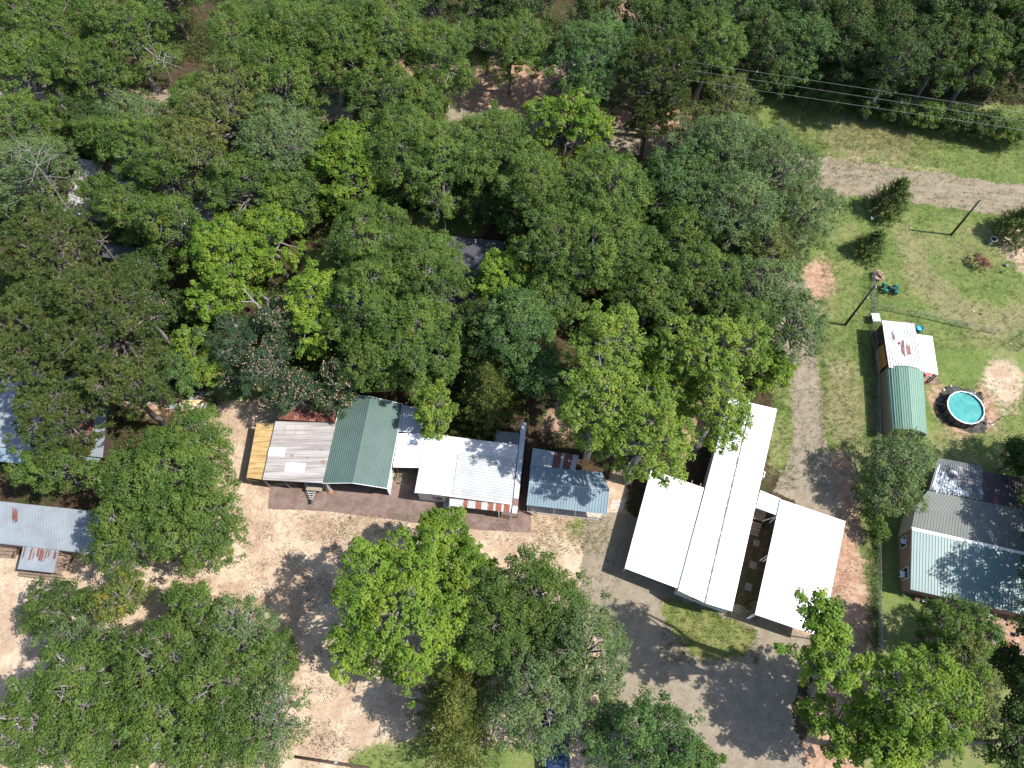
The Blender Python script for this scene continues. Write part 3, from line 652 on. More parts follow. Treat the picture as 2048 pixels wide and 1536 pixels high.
# blue grey gable house
zr, ze = 3.5, 2.6
ew, ee = at(1053,1010,ze), at(1213.5,1028.5,ze); rw, re_ = at(1058.5,964,zr), at(1218.5,979,zr); nw, ne = at(1061,931,2.7), at(1204,945,2.7)
o = bld('house', 'small house with blue grey ribbed gable roof beside the boardwalk', 'house', [ew,ee,ne,nw])
roof('roof', ew, ee, re_, rw, M['blue_roof'], o, .3, .04, seed=15); roof('roof', nw, ne, re_, rw, M['blue_roof'], o, .3, .04, seed=16)
edge(rw, re_, o, 'galv_roof', .06, 'ridge_cap')
walls([nw,ne,lerp(ee,ne,.17),lerp(ew,nw,.17)], M['white_wall'], o, .2, .15)
for t in (.02,.35,.62,.98): post(lerp(ew,ee,t)+Vector((0,.12,0)), o, 'white_trim', .09)
MB().prism([(p.x,p.y) for p in (lerp(ew,ee,.01),lerp(ew,ee,.93),lerp(ee,ne,.2),lerp(ew,nw,.2))], .02, .2).build('porch_floor', M['concrete'], o)
q = W4([(1066,896),(1158,911),(1150,940),(1061,931)], (2.35,2.35,2.55,2.55))
o = bld('small_shed', 'lean-to with silver and rust striped tin sheets behind the blue grey house', 'shed', q)
roof('roof', q[3], q[2], q[1], q[0], M['old_tin'], o, .28, .04, rusty=((.50,.56),(.60,.64),(.70,.74),(.78,.9)), seed=17, sheet_w=.6); walls(q, M['dark_wall'], o, .12)

# --- white mobile home with two carports -----------------------------------
zc_ = 2.75
q = W4([(1302,939),(1408,975.5),(1358.5,1178),(1249.5,1136.5)], (zc_,2.95,2.95,zc_))
o = bld('carport', 'white roofed carport on the side of the mobile home facing the gravel court', 'carport', q)
roof('roof', q[3], q[0], q[1], q[2], M['white_roof'], o, .35, .02, seed=20)
for t in (.03,.33,.66,.97): post(lerp(q[3],q[0],t)+Vector((.15,0,0)), o, 'white_trim', .1); post(lerp(q[2],q[1],t), o, 'white_trim', .1)
for i in range(4):
    p = lerp(q[0],q[1],.45+i*.16); d = (q[0]-q[3]).normalized(); MB().tube([p-d*1.5-Vector((0,0,.12)), p+d*.42-Vector((0,0,.12))], .045, 4).build('rafter', M['pale_wood'], o)
MB().prism([(p.x,p.y) for p in inset(q, .5)], .0, .05).build('floor_slab', M['slab'], o)
zr, ze = 3.75, 3.1
swl, nwl = at(1356,1181,ze), at(1459,795,ze); srd, nrd = at(1410,1206,zr), at(1503,806,zr); sel, nel = at(1464,1222.5,ze), at(1554,818,ze)
o = bld('mobile_home', 'long narrow white roofed mobile home between the two carports', 'mobile home', [swl,nwl,nel,sel])
roof('roof', swl, nwl, nrd, srd, M['white_roof'], o, .4, .02, seed=21); roof('roof', sel, nel, nrd, srd, M['white_roof'], o, .4, .02, seed=22)
mb = MB(); N = 60; rr = random.Random(3); side = (sel-swl).normalized()
for i in range(N):
    a = lerp(srd,nrd,i/N); b = lerp(srd,nrd,(i+1)/N); h_ = rr.uniform(.0,.05); w_ = rr.uniform(.06,.13)
    up = Vector((0,0,.05+h_)); mb.face([a-side*w_-Vector((0,0,.02)), b-side*w_-Vector((0,0,.02)), b+up, a+up]); mb.face([a+up, b+up, b+side*w_-Vector((0,0,.02)), a+side*w_-Vector((0,0,.02))])
mb.build('ridge_cap', M['ridge_cap'], o)
wl = walls([nwl,nel,sel,swl], M['white_wall'], o, .22, .12)
iq = inset([nwl,nel,sel,swl], .22); g0, g1 = iq[3], iq[2]; gp = lerp(g0,g1,.5)
MB().raw([g0-Vector((0,0,.13)), g1-Vector((0,0,.13)), Vector((gp.x,gp.y,zr-.1)), lerp(g0,g1,.5)+Vector((0,.3,-.13))], ((0,1,2),(0,2,3),(1,3,2),(0,3,1))).build('gable', M['white_wall'], o)
dd = (g1-g0).normalized(); out = Vector((dd.y,-dd.x,0))
for i in range(9): wallpanel(g0, dd, out, .05, (g1-g0).length-.05, .3+i*.3, .32+i*.3, 'grey_plastic', o, 'siding_groove', .0, .012) if i in (2,5) else None
wd = wallpanel(g0, dd, out, 1.6, 2.8, 1.2, 2.2, 'white_paint', o, 'window'); wallpanel(g0, dd, out, 1.68, 2.72, 1.28, 2.12, 'glass', wd, 'pane', .062, .01)
# dish / meter on long side
e0, e1 = iq[2], iq[1]; ed = (e1-e0).normalized(); eo = Vector((ed.y,-ed.x,0)); mp_ = e0+ed*((e1-e0).length*.70)+eo*.45
ac = empty('air_conditioner', (mp_.x,mp_.y,0), 'small white air conditioner unit on the grass side of the mobile home', 'air conditioner')
MB().box((mp_.x,mp_.y,.45), (.7,.7,.9), math.atan2(ed.y,ed.x)).build('case', M['white_paint'], ac, bevel=.03); MB().lathe((mp_.x,mp_.y,.91), [(.0,.0),(.26,.0),(.28,.03),(.24,.03)], 16).build('fan_grille', M['darksteel'], ac)
q = W4([(1521,980.5),(1561,997),(1555,1031),(1512,1015)], (2.85,2.8,2.8,2.85))
o = bld('breezeway', 'short white roof bridging the mobile home and the carport by the clay track', 'breezeway', q)
roof('roof', q[3], q[2], q[1], q[0], M['white_roof'], o, .35, .02, seed=23)
for p in (q[3],q[2]): post(p, o, 'white_trim', .1)
MB().tube([q[2]-Vector((0,0,.3)), at(1523,1043,.6)], .04, 5).build('brace', M['white_trim'], o)
q = W4([(1561,998.5),(1691,1042.5),(1644,1275),(1510,1229)], (2.95,2.8,2.8,2.95))
o = bld('carport', 'large white roofed carport standing beside the red clay track', 'carport', q)
roof('roof', q[0], q[3], q[2], q[1], M['white_roof'], o, .35, .02, seed=24)
for t in (.02,.5,.97): post(lerp(q[3],q[0],t)+Vector((.35,0,0)), o, 'white_trim', .09); post(lerp(q[2],q[1],t)-Vector((.1,0,0)), o, 'white_trim', .1)
for t in (.01,.5): p = lerp(q[3],q[0],t); MB().tube([p-Vector((0,0,.25)), p+Vector((-.6,-.35,-1.0))], .04, 5).build('brace', M['white_trim'], o)
a, b = at(1510,1013,.9), at(1532,1016,.9)
st = empty('wooden_steps', cen([a,b]), 'brown wooden steps with landing beside the mobile home under the small roof', 'steps')
c0 = at(1519,1030,.8); rz0 = math.atan2(ed.y,ed.x)-math.pi/2
for i in range(5): MB().box(tuple(c0+ed*(i*.26-.5)), (1.25,.24,.05), rz0).build('board', M['wood'], st)
for sx in (-.55,.55):
    p = c0+Vector((math.cos(rz0),math.sin(rz0),0))*sx; MB().box((p.x,p.y,.38), (.1,1.2,.76), rz0).build('leg', M['deck'], st)
for i in range(5): MB().box(tuple(c0-ed*(.95+i*.27)-Vector((.1,0,.14+i*.13))), (1.1,.25,.05), rz0).build('tread', M['wood'], st)
for i, (u,v,s_) in enumerate(((1513,1086,.62),(1506,1130,.72),(1497,1174,.72))):
    tag(MB().box(tuple(at(u,v,.025)), (s_,s_*1.1,.05), rz0).build('stepping_stone', M['stone_dim'], bevel=.01), 'pale square stepping stone in the shaded gap, %s from the wooden steps' % ordn[i], 'paving stone', 'stepping stones')

# --- sheds and pool on the right -------------------------------------------
q = W4([(1764,640.5),(1829.5,647),(1845,743),(1778,735)], (2.6,2.6,2.75,2.75))
o = bld('shed', 'shed with pale tin roof showing rust patches, joined to the green barn shed', 'shed', q)
roof('roof', q[3], q[2], q[1], q[0], M['galv_white'], o, .3, .045, seed=30)
for s_ in ((.50,.57,.46,.62),(.46,.54,.30,.48),(.62,.72,.34,.5),(.24,.30,.58,.74),(.38,.46,.5,.57)): patch(q[3],q[2],q[1],q[0], s_[0],s_[1],s_[2],s_[3], M['rust_roof'], o, 'rust_patch', .052)
iq = inset(q, .3); wq = [iq[0]+Vector((-.2,0,0)), iq[1], iq[2], iq[3]]
walls(wq, M['dark_wall'], o, .0, .1)
a, b = at(1761,700,0), at(1763,745,0); 
dwl = Vector((wq[3].x-.3, wq[3].y+.4, 0)); dwn = lerp(wq[3], wq[0], .55); dwn.z = 0; dwn.x -= .3
quad_on(dwl, dwn, dwn+Vector((.25,0,2.1)), dwl+Vector((.25,0,2.1)), M['orange_wood'], o, 'side_board', .04)
q2 = W4([(1830.5,668),(1864.5,672.5),(1876.5,749.5),(1838,741)], (2.5,2.3,2.3,2.5))
o = bld('porch_roof', 'plain white lean-to roof beside the rust patched tin roof', 'lean-to', q2)
roof('roof', q2[3], q2[0], q2[1], q2[2], M['white_roof'], o, .4, .02, seed=31)
for p in (q2[1],q2[2],lerp(q2[1],q2[2],.5)): post(p+Vector((-.12,0,0)), o, 'wood', .12)
a = at(1852,764,.06); MB().box((a.x+.2,a.y+.8,.06), (2.6,2.2,.12)).build('floor_slab', M['wood'], o)
MB().tube([at(1852,766,.3), at(1874,745,.3)], .07, 4).build('rail', M['deck'], o)
c = at(1854,751,0); t_ = empty('toy_slide', tuple(c), 'small pink plastic ride-on toy under the edge of the white lean-to roof', 'toy')
MB().box((c.x,c.y,.35), (.9,.4,.16), .3).build('body', M['pink_plastic'], t_, bevel=.05)
for sx in (-.3,.3):
    for sy in (-.2,.2): MB().tube([(c.x+sx,c.y+sy-.04,.15),(c.x+sx,c.y+sy+.04,.15)], .14, 10).build('wheel', M['white_paint'], t_)
MB().tube([(c.x+.3,c.y,.4),(c.x+.38,c.y,.75),(c.x+.25,c.y,.8)], .03, 6).build('handle', M['white_paint'], t_)
# barn shed with rounded lengthwise ribbed roof
def L2(a, b, t): return lerp(a, b, t)
nW, nE = at(1772.5,735.5,2.25), at(1846,745,2.25); sW, sE = at(1782.5,861.5,2.25), at(1853.5,870.5,2.25)
prof = [(0,0),(.10,.42),(.26,.78),(.5,1.0),(.74,.78),(.90,.42),(1,0)]
o = bld('barn_shed', 'long metal shed with rounded mint green ribbed roof along the chain link fence', 'shed', [nW,nE,sW,sE])
for (t0,h0),(t1,h1) in zip(prof[:-1], prof[1:]):
    A = lerp(nW,nE,t0)+Vector((0,0,h0*.95)); B = lerp(nW,nE,t1)+Vector((0,0,h1*.95)); D = lerp(sW,sE,t0)+Vector((0,0,h0*.95)); Cc = lerp(sW,sE,t1)+Vector((0,0,h1*.95))
    roof('roof_panel', A, B, Cc, D, M['mint_roof'], o, .24, .035, thick=.03, seed=int(t0*10))
for a, b in ((nW,sW),(nE,sE)):
    s_ = Vector((.06,0,0)) if a is nW else Vector((-.06,0,0)); nn = int((a-b).length/.3); mb = MB()
    for i in range(nn):
        for t0, t1, of in ((i/nn,(i+.7)/nn,0),((i+.7)/nn,(i+1)/nn,-.03 if a is nW else .03)):
            p, q_ = lerp(a,b,t0)+s_+Vector((of,0,0)), lerp(a,b,t1)+s_+Vector((of,0,0)); mb.face([(p.x,p.y,0),(q_.x,q_.y,0),(q_.x,q_.y,2.22),(p.x,p.y,2.22)])
    mb.build('wall', M['tan_wall'], o)
for A, B, dy in ((nW,nE,-.12),(sW,sE,.12)):
    vs = [Vector((lerp(A,B,t).x, lerp(A,B,t).y+dy, 2.2+h*.93)) for t, h in prof]; v0 = [Vector((A.x+.1,A.y+dy,0)), Vector((B.x-.1,B.y+dy,0))]
    MB().face([v0[0]]+[v0[1]]+vs[::-1]).build('gable', M['tan_wall'], o)
for A, B in ((nW,nE),(sW,sE)): MB().tube([lerp(A,B,t)+Vector((0,0,h*.95+.02)) for t,h in prof], .05, 4).build('trim', M['green_roof'], o)
c = lerp(sW,sE,.5); MB().box((c.x,c.y-.0,1.05), (2.3,.06,2.1), math.atan2((sE-sW).y,(sE-sW).x)).build('door', M['grey_plastic'], o)
# pool
pc = at(1932,815,1.22); R_ = 2.08
po = empty('swimming_pool', (pc.x,pc.y,0), 'round above ground pool with grey wall, white rim and turquoise water', 'swimming pool')
mb = MB()
for i in range(16):
    a0 = 2*math.pi*i/16
    for j in range(3):
        b0, b1 = a0+2*math.pi/48*j, a0+2*math.pi/48*(j+1); rr = R_
        mb.face([(pc.x+rr*math.cos(b),pc.y+rr*math.sin(b),z) for b,z in ((b0,0),(b1,0),(b1,1.2),(b0,1.2))])
        mb.face([(pc.x+(rr-.06)*math.cos(b),pc.y+(rr-.06)*math.sin(b),z) for b,z in ((b0,.02),(b1,.02),(b1,1.2),(b0,1.2))])
    
mb.build('wall', M['grey_plastic'], po)
MB().lathe((pc.x,pc.y,0), [(R_-.08,1.2),(R_-.08,.1),(.01,.1)], 48).build('liner', M['liner'], po)
MB().lathe((pc.x,pc.y,1.2), [(R_-.06,-.02),(R_-.06,.05),(R_+.05,.05),(R_+.05,-.04)], 16).build('rim', M['white_paint'], po)
for i in range(16):
    a0 = 2*math.pi*i/16; cx_, cy_ = pc.x+(R_+.05)*math.cos(a0), pc.y+(R_+.05)*math.sin(a0)
    MB().box((cx_,cy_,.6), (.10,.12,1.18), a0).build('post', M['black'], po)
    MB().box((pc.x+(R_-.02)*math.cos(a0),pc.y+(R_-.02)*math.sin(a0),1.26), (.17,.12,.06), a0).build('rim_cap', M['ceramic'], po)
MB().lathe((pc.x,pc.y,0), [(R_-.1,1.02),(1.0,1.02),(.01,1.02)], 48).build('water', M['water'], po)
MB().box((pc.x+R_*.72,pc.y-R_*.68,1.2), (.45,.22,.16), -.75+1.57).build('skimmer', M['white_paint'], po)
ld = empty('pool_ladder', (pc.x+1.2,pc.y+2.0,0), 'thin white ladder hooked over the far rim of the round pool', 'ladder')
for sx in (-.22,.22): MB().tube([(pc.x+1.2+sx,pc.y+2.05,0),(pc.x+1.15+sx,pc.y+1.8,1.55),(pc.x+1.1+sx,pc.y+1.62,1.55),(pc.x+1.1+sx,pc.y+1.55,.5)], .025, 6).build('rail', M['white_paint'], ld)
for z in (.3,.6,.9,1.2): MB().box((pc.x+1.19-z*.03,pc.y+2.02-z*.16,z), (.44,.08,.03)).build('rung', M['white_paint'], ld)
pu = empty('pool_pump', (pc.x-2.45,pc.y+.9,0), 'small dark pump with a hose at the shaded side of the pool', 'pump')
MB().lathe((pc.x-2.5,pc.y+.9,0), [(.18,0),(.2,.3),(.16,.38),(.01,.4)], 12).build('body', M['darksteel'], pu); MB().tube([(pc.x-2.5,pc.y+.9,.3),(pc.x-2.35,pc.y+.7,.6),(pc.x-2.1,pc.y+.6,.8)], .03, 6).build('hose', M['steel'], pu)
# the tarp and stones around the pool
sheet('ground_tarp', [(1885,782),(1900,771),(1935,779),(1965,786),(1968,810),(1975,835),(1970,866),(1940,867),(1905,852),(1880,838),(1874,815),(1872,795)], M['tarpcloth'], .01, .12, kind='thing', seed=9)
tag(bpy.data.objects['ground_tarp'], 'dark mottled ground cloth with ragged edges spread under the round pool', 'ground cloth')
rr = random.Random(12)
for (u,v) in ((1888,780),(1894,775),(1902,772),(1884,788),(1962,786),(1880,822),(1888,845),(1900,850),(1970,846),(1876,830)):
    p = at(u,v,.08); mb = MB(); bm = bmesh.new(); bmesh.ops.create_icosphere(bm, subdivisions=1, radius=.17)
    mb.raw([(p.x+x.co.x*rr.uniform(.8,1.5),p.y+x.co.y*rr.uniform(.8,1.4),p.z+x.co.z*.6) for x in bm.verts], [[x.index for x in f.verts] for f in bm.faces]); bm.free()
    tag(mb.build('stone', M['stone'] if rr.random()<.5 else M['black']), 'lump of stone or junk weighing down the ground cloth beside the pool', 'stone', 'weights on the pool cloth')
a, b = at(1985,851,0), at(2009,829,0); p = at(1983,848,0)
o = empty('umbrella_pole', tuple(p), 'thin teal pole standing beside the pool, leaning in view', 'pole'); MB().tube([p, (p.x,p.y,2.3)], .045, 8).build('shaft', M['green_paint'], o); MB().lathe(tuple(p), [(.0,.12),(.22,.1),(.25,0)], 14).build('base', M['concrete'], o)
# bucket, table
p = at(1837,660,0); o = empty('tub', tuple(p), 'round blue plastic tub in the grass beside the tin roofed shed', 'tub')
MB().lathe(tuple(p), [(.01,.05),(.33,.05),(.37,.42),(.42,.42),(.42,.46),(.40,.46),(.36,.03),(.3,.0)], 20).build('shell', M['blue_plastic'], o, smooth=True); MB().lathe(tuple(p), [(.36,.3),(.01,.3)], 20).build('water', M['liner'], o)
p = at(1752,634.5,.85); o = empty('white_table', (p.x,p.y,0), 'small square white table against the fence above the tin roofed shed', 'table')
MB().box((p.x,p.y,.85), (.95,1.15,.05)).build('tabletop', M['white_paint'], o, bevel=.01)
for sx in (-.4,.4):
    for sy in (-.5,.5): MB().box((p.x+sx,p.y+sy,.41), (.05,.05,.82)).build('leg', M['darksteel'], o)
# --- brick house -----------------------------------------------------------
R0, R1 = at(1824,1056,3.6), at(2120,1122,3.6); E0, E1_ = at(1821,1179,2.35), at(2120,1246,2.35)
G0, G1 = at(1831,1013,3.15), at(2120,1073,3.15); H0, H1 = at(1856,981,2.85), at(2120,1034,2.85)
o = bld('brick_house', 'brick house with teal ribbed roof, white ridge band and grey rear roof', 'house', [R0,R1,E0,E1_,H0,H1])
roof('roof', E0, E1_, R1, R0, M['aqua_roof'], o, .3, .04, seed=40); roof('rear_roof', G0, G1, R1+Vector((0,0,-.05)), R0+Vector((0,0,-.05)), M['grey_roof'], o, .3, .03, seed=41)
roof('rear_roof', H0, H1, G1-Vector((0,0,.08)), G0-Vector((0,0,.08)), M['grey_roof'], o, .3, .03, seed=42)
dl = (R1-R0); MB().face([R0+Vector((-.05,.12,.02)), R1+Vector((0,.12,.02)), R1+Vector((0,0,.09)), R0+Vector((-.05,0,.09))]).face([R0+Vector((-.05,0,.09)), R1+Vector((0,0,.09)), R1+Vector((0,-.22,0.01)), R0+Vector((-.05,-.22,.01))]).build('ridge_band', M['white_paint'], o)
edge(E0, R0, o, 'aqua_roof', .06, 'verge_trim')
B0, B1, B2, B3 = at(1800.5,1181,0), at(1803,1064,0), at(1809,1050,0), at(1843,985,0)
S1, N1 = Vector((E1_.x, E1_.y+.3, 0)), Vector((H1.x, H1.y-.3, 0))
E0g = Vector((E0.x+.12, E0.y+.25, 0)); R0g = Vector((R0.x+.12,R0.y,0)); H0g = Vector((H0.x+.12,H0.y-.15,0)); G0g = Vector((G0.x+.12,G0.y,0))
up = lambda p, z: Vector((p.x,p.y,z))
mb = MB(); loop = [E0g,S1,Vector((R1.x,R1.y,0)),R0g]; tops = [2.2,2.2,3.45,3.45]
mb.raw([up(p,-.05) for p in loop]+[up(p,z) for p,z in zip(loop,tops)], [(3,2,1,0),(4,5,6,7),(0,1,5,4),(1,2,6,5),(2,3,7,6),(3,0,4,7)]); mb.build('wall', M['brick'], o)
mb = MB(); loop = [R0g+Vector((.03,0.02,0)),Vector((R1.x,R1.y+.02,0)),Vector((G1.x,G1.y,0)),G0g,]; tops = [3.4,3.4,2.95,2.95]
mb.raw([up(p,-.05) for p in loop]+[up(p,z) for p,z in zip(loop,tops)], [(3,2,1,0),(4,5,6,7),(0,1,5,4),(1,2,6,5),(2,3,7,6),(3,0,4,7)]); mb.build('rear_wall', M['cream_wall'], o)
mb = MB(); loop = [G0g+Vector((.02,.02,0)),Vector((G1.x,G1.y+.02,0)),N1,H0g]; tops = [2.9,2.9,2.65,2.65]
mb.raw([up(p,-.05) for p in loop]+[up(p,z) for p,z in zip(loop,tops)], [(3,2,1,0),(4,5,6,7),(0,1,5,4),(1,2,6,5),(2,3,7,6),(3,0,4,7)]); mb.build('rear_wall', M['cream_wall'], o)
dw = (R0g-E0g).normalized(); ow = Vector((-dw.y,dw.x,0)); Lw = (R0g-E0g).length
for u0 in (Lw*.17, Lw*.74):
    wn_ = wallpanel(E0g, dw, ow, u0, u0+1.2, .75, 2.05, 'white_paint', o, 'window'); wallpanel(E0g, dw, ow, u0+.08, u0+1.12, .83, 1.97, 'glass', wn_, 'pane', .062, .012)
    if u0 < Lw*.5:
        p = E0g+dw*(u0+.55)+ow*.25; a_ = tag(MB().box((p.x,p.y,1.1), (.62,.5,.45), math.atan2(dw.y,dw.x)).build('window_air_conditioner', M['white_paint'], bevel=.02), 'boxy white air conditioner in the lower window of the brick wall', 'air conditioner')
        g_ = MB(); [g_.box((p.x+ow.x*.26,p.y+ow.y*.26,.95+.06*i), (.5,.015,.02), math.atan2(dw.y,dw.x)) for i in range(6)]; g_.build('grille', M['darksteel'], a_)
p = E0g+dw*(Lw*.80)+ow*.5; f_ = empty('satellite_dish', (p.x,p.y,0), 'small pale round satellite dish at the upper window of the brick wall', 'satellite dish')
MB().lathe((p.x,p.y,2.3), [(.02,.0),(.2,.03),(.3,.1),(.28,.11),(.18,.05),(.02,.02)], 14).build('bowl', M['ceramic'], f_, smooth=True); MB().tube([(p.x,p.y,2.3),(p.x+.1,p.y,1.9),(p.x+.45,p.y,1.7)], .025, 6).build('arm', M['darksteel'], f_)
q = W4([(1877,915.5),(1965,932.5),(1967,1002),(1858.5,979.5)], (2.5,2.5,2.8,2.8))
o = bld('porch_roof', 'dull grey ribbed porch roof with peeling silver patch behind the brick house', 'lean-to', q)
roof('roof', q[3], q[2], q[1], q[0], M['darkgalv_roof'], o, .28, .04, seed=43)
for i in range(12):
    s0_ = .03+i*.058; t1_ = .66-i*.045+random.Random(i).uniform(-.05,.05); patch(q[3],q[2],q[1],q[0], s0_, s0_+.05, .02 if i%3 else .05, t1_, M['galv_roof'], o, 'silver_patch', .048)
for p in q[:2]: post(p, o, 'wood', .12)
q = W4([(1966,941.5),(2130,972),(2125,1036),(1968.5,1003.5)], (2.5,2.5,2.8,2.8))
o = bld('porch_roof', 'dark maroon ribbed lean-to roof cut by the right edge behind the brick house', 'lean-to', q)
roof('roof', q[3], q[2], q[1], q[0], M['maroon_roof'], o, .28, .04, seed=44); walls(q, M['dark_wall'], o, .1)

# --- houses under the trees at the left ---------------------------------------
q = W4([(15,739),(220,762),(205,915),(-70,886)], (3.2,3.2,2.7,2.7))
o = bld('tin_roof_house', 'house with bluish tin roof and one rusty section hidden under the pines', 'house', q)
roof('roof', q[3], q[2], q[1], q[0], M['galv_shaded'], o, .3, .04, rusty=((.66,.9),), seed=50); walls(q, M['dark_wall'], o, .3)
q2 = W4([(-60,888),(200,917),(190,945),(-60,916)], (2.6,2.6,2.3,2.3))
roof('porch_roof', q2[3], q2[2], q2[1], q2[0], M['blue_roof'], o, .3, .04, seed=51)
A, B, Cc, D = at(-150,987,2.9), at(204,1024,2.9), at(198.5,1109,2.6), at(-150,1069,2.6)
o = bld('tin_roof_house', 'long low house with silver ribbed tin roof cut by the left edge', 'house', [A,B,Cc,D])
roof('roof', D, Cc, B, A, M['galv_shaded'], o, .3, .045, seed=52); walls([A,B,Cc,D], M['wood'], o, .3)
edge(D, Cc, o, 'galv_shaded', .05, 'gutter')
patch(D,Cc,B,A, .50,.53,.55,.85, M['rust_roof'], o, 'rust_patch', .055)
q = W4([(47,1091),(118,1100),(106.5,1146),(35,1138)], (2.5,2.5,2.2,2.2))
o = bld('porch', 'small porch with silver tin roof streaked with rust on the left house', 'porch', q)
roof('roof', q[3], q[2], q[1], q[0], M['galv_shaded'], o, .3, .045, seed=53)
rr = random.Random(4)
for s_ in (.05,.24,.33,.42,.50,.57,.66,.74,.90): patch(q[3],q[2],q[1],q[0], s_, s_+rr.uniform(.03,.07), rr.uniform(.45,.62), .95, M['rust_roof'], o, 'rust_streak', .055)
for p in inset(q,.2): post(p, o, 'wood', .1)
a = at(80,1130,.5); MB().box((a.x+.3,a.y-.2,.45), (4.4,2.4,.1), -.12).build('floor', M['wood'], o)
MB().tube([at(40,1146,.9), at(126,1155,.9)], .04, 5).build('rail', M['wood'], o)
for i in range(7): p = lerp(at(40,1146,.9), at(126,1155,.9), i/6); MB().box((p.x,p.y,.45), (.07,.07,.9)).build('baluster', M['wood'], o)
c = at(129,1128,.4); st = empty('wooden_steps', (c.x,c.y,0), 'grey wooden steps beside the rust streaked porch', 'steps')
for i in range(4): MB().box((c.x+.1,c.y+.5-i*.34,.5-i*.12), (1.0,.32,.06), -.12).build('tread', M['wood'], st)
for sx in (-.45,.55): MB().box((c.x+sx,c.y,.22), (.06,1.4,.44), -.12).build('side', M['deck'], st)
c = at(152,1127,.12); dk = empty('wooden_deck', (c.x,c.y,0), 'pale square wooden deck on the ground right of the porch steps', 'deck')
mb = MB(); [mb.box((c.x-.72+i*.24,c.y+.06-i*.028,.12), (.22,1.35,.05), -.12) for i in range(7)]; mb.build('boards', M['pale_wood'], dk)
for sy in (-.5,.5): MB().box((c.x,c.y+sy,.05), (1.6,.08,.08), -.12).build('joist', M['deck'], dk)
c = at(12,1103,.3); st = empty('wooden_steps', (c.x,c.y,0), 'wide wooden steps at the left edge below the silver tin roof', 'steps')
for i in range(4): MB().box((c.x,c.y+.5-i*.33,.62-i*.15), (2.3,.31,.06), -.08).build('tread', M['wood'], st)
for sx in (-1.,1.): MB().box((c.x+sx,c.y,.28), (.07,1.4,.56), -.08).build('side', M['deck'], st)
q = W4([(156,317),(450,352),(420,462),(125,428)], (3.3,3.3,2.6,2.6))
o = bld('rusty_roof_house', 'house with mottled white and rust tin roof mostly hidden by woodland trees', 'house', q)
roof('roof', q[3], q[2], q[1], q[0], M['old_white_rust'], o, .3, .04, rusty=((.18,.24),), seed=54)
quad_on(q[3], q[2], q[2]+Vector((0,-.1,-.45)), q[3]+Vector((0,-.1,-.45)), M['grey_plastic'], o, 'fascia', .03); walls(q, M['dark_wall'], o, .5)
q = W4([(205,488),(340,502),(335,530),(205,514)], (2.5,2.5,2.3,2.3))
o = bld('small_shed', 'small dark roofed shed in deep shade below the rusty roofed house', 'shed', q)
roof('roof', q[3], q[2], q[1], q[0], M['shingle'], o, .3, .03, seed=55); walls(q, M['dark_wall'], o, .3)
A, B, Cc, D = at(700,452,3.0), at(1010,483,3.0), at(985,640,3.0), at(680,600,3.0); m0, m1 = at(688,540,4.0), at(1000,560,4.0)
o = bld('shingled_house', 'house with dark grey shingled roof peeking out between the largest crowns', 'house', [A,B,Cc,D])
roof('roof', A, B, m1, m0, M['shingle'], o, .4, .01, seed=56); roof('roof', D, Cc, m1, m0, M['shingle'], o, .4, .01, seed=57); walls([A,B,Cc,D], M['white_wall'], o, .4, .2)
p = at(951,484,3.5); MB().tube([p-Vector((0,0,.3)), p+Vector((0,0,.5))], .08, 8).build('vent_pipe', M['white_paint'], o)
p = at(916,578,3.4); MB().box(tuple(p), (.5,.9,.5)).build('vent_box', M['white_paint'], o)
# slabs
sheet('concrete_slab', [(541,973),(640,966),(780,975),(830,980),(900,1003),(1062,1023),(1062,1066),(960,1060),(832,1046),(650,1022),(536,1018)], M['slab'], .02, .04, seed=11)
sheet('concrete_pad', [(790,936),(845,936),(830,1000),(778,995)], M['slab'], .028, .02, seed=12)
sheet('concrete_step', [(1224,999),(1252,1000),(1246,1020),(1218,1019)], M['concrete'], .03, .02, seed=13)
# ------------------------------------------------------------------ poles, wires, fences, yard things
def pole(base, top_h, label, arm=None, extras=()):
    b = at(*base, 0); o = empty('utility_pole', tuple(b), label, 'utility pole')
    MB().tube([(b.x,b.y,-.1),(b.x,b.y,top_h)], [.17,.11], 10).build('shaft', M['pole'], o, smooth=True)
    if arm:
        MB().box((b.x,b.y,top_h-.4), (arm[0],.12,.12), arm[1]).build('crossarm', M['pole'], o)
        for k_ in (-1,0,1):
            x = b.x+math.cos(arm[1])*arm[0]*.45*k_; y = b.y+math.sin(arm[1])*arm[0]*.45*k_
            MB().lathe((x,y,top_h-.33), [(.03,0),(.06,.05),(.04,.1),(.06,.14),(.02,.2)], 8).build('insulator', M['ceramic'], o)
    for z, ang in extras:
        x, y = b.x+.16*math.cos(ang), b.y+.16*math.sin(ang)
        MB().lathe((x,y,z), [(.02,0),(.09,.02),(.10,.18),(.05,.26),(.02,.27)], 8).build('insulator', M['ceramic'], o)
    return b
p1 = pole((1902,470), 6.9, 'dark slender utility pole rising over the dirt road in the lawn', None, ((6.3,0.2),(6.0,2.),(5.2,0.)))
p2 = pole((1690,650), 8.6, 'dark utility pole with pale insulators beside the chain link fence corner', None, ((8.3,0.),(8.1,2.5),(6.0,.1),(6.2,-1.),(2.6,0.),(2.9,1.),(2.5,2.8)))
p3 = pole((1322,268), 13.2, 'utility pole behind the round topped pine carrying the three power lines', (2.6, 1.45))
bp = at(715,1533,0); t0 = at(590,1512,0)
lo = empty('fallen_pole', cen([bp,t0]), 'long brown pole lying on the sand at the bottom edge', 'pole')
MB().tube([at(590,1513.5,.16), at(740,1537,.16)], [.13,.16], 8).build('shaft', M['pole'], lo, smooth=True); c = at(672,1525,.25); MB().box(tuple(c), (.3,.22,.2)).build('bracket', M['steel'], lo)
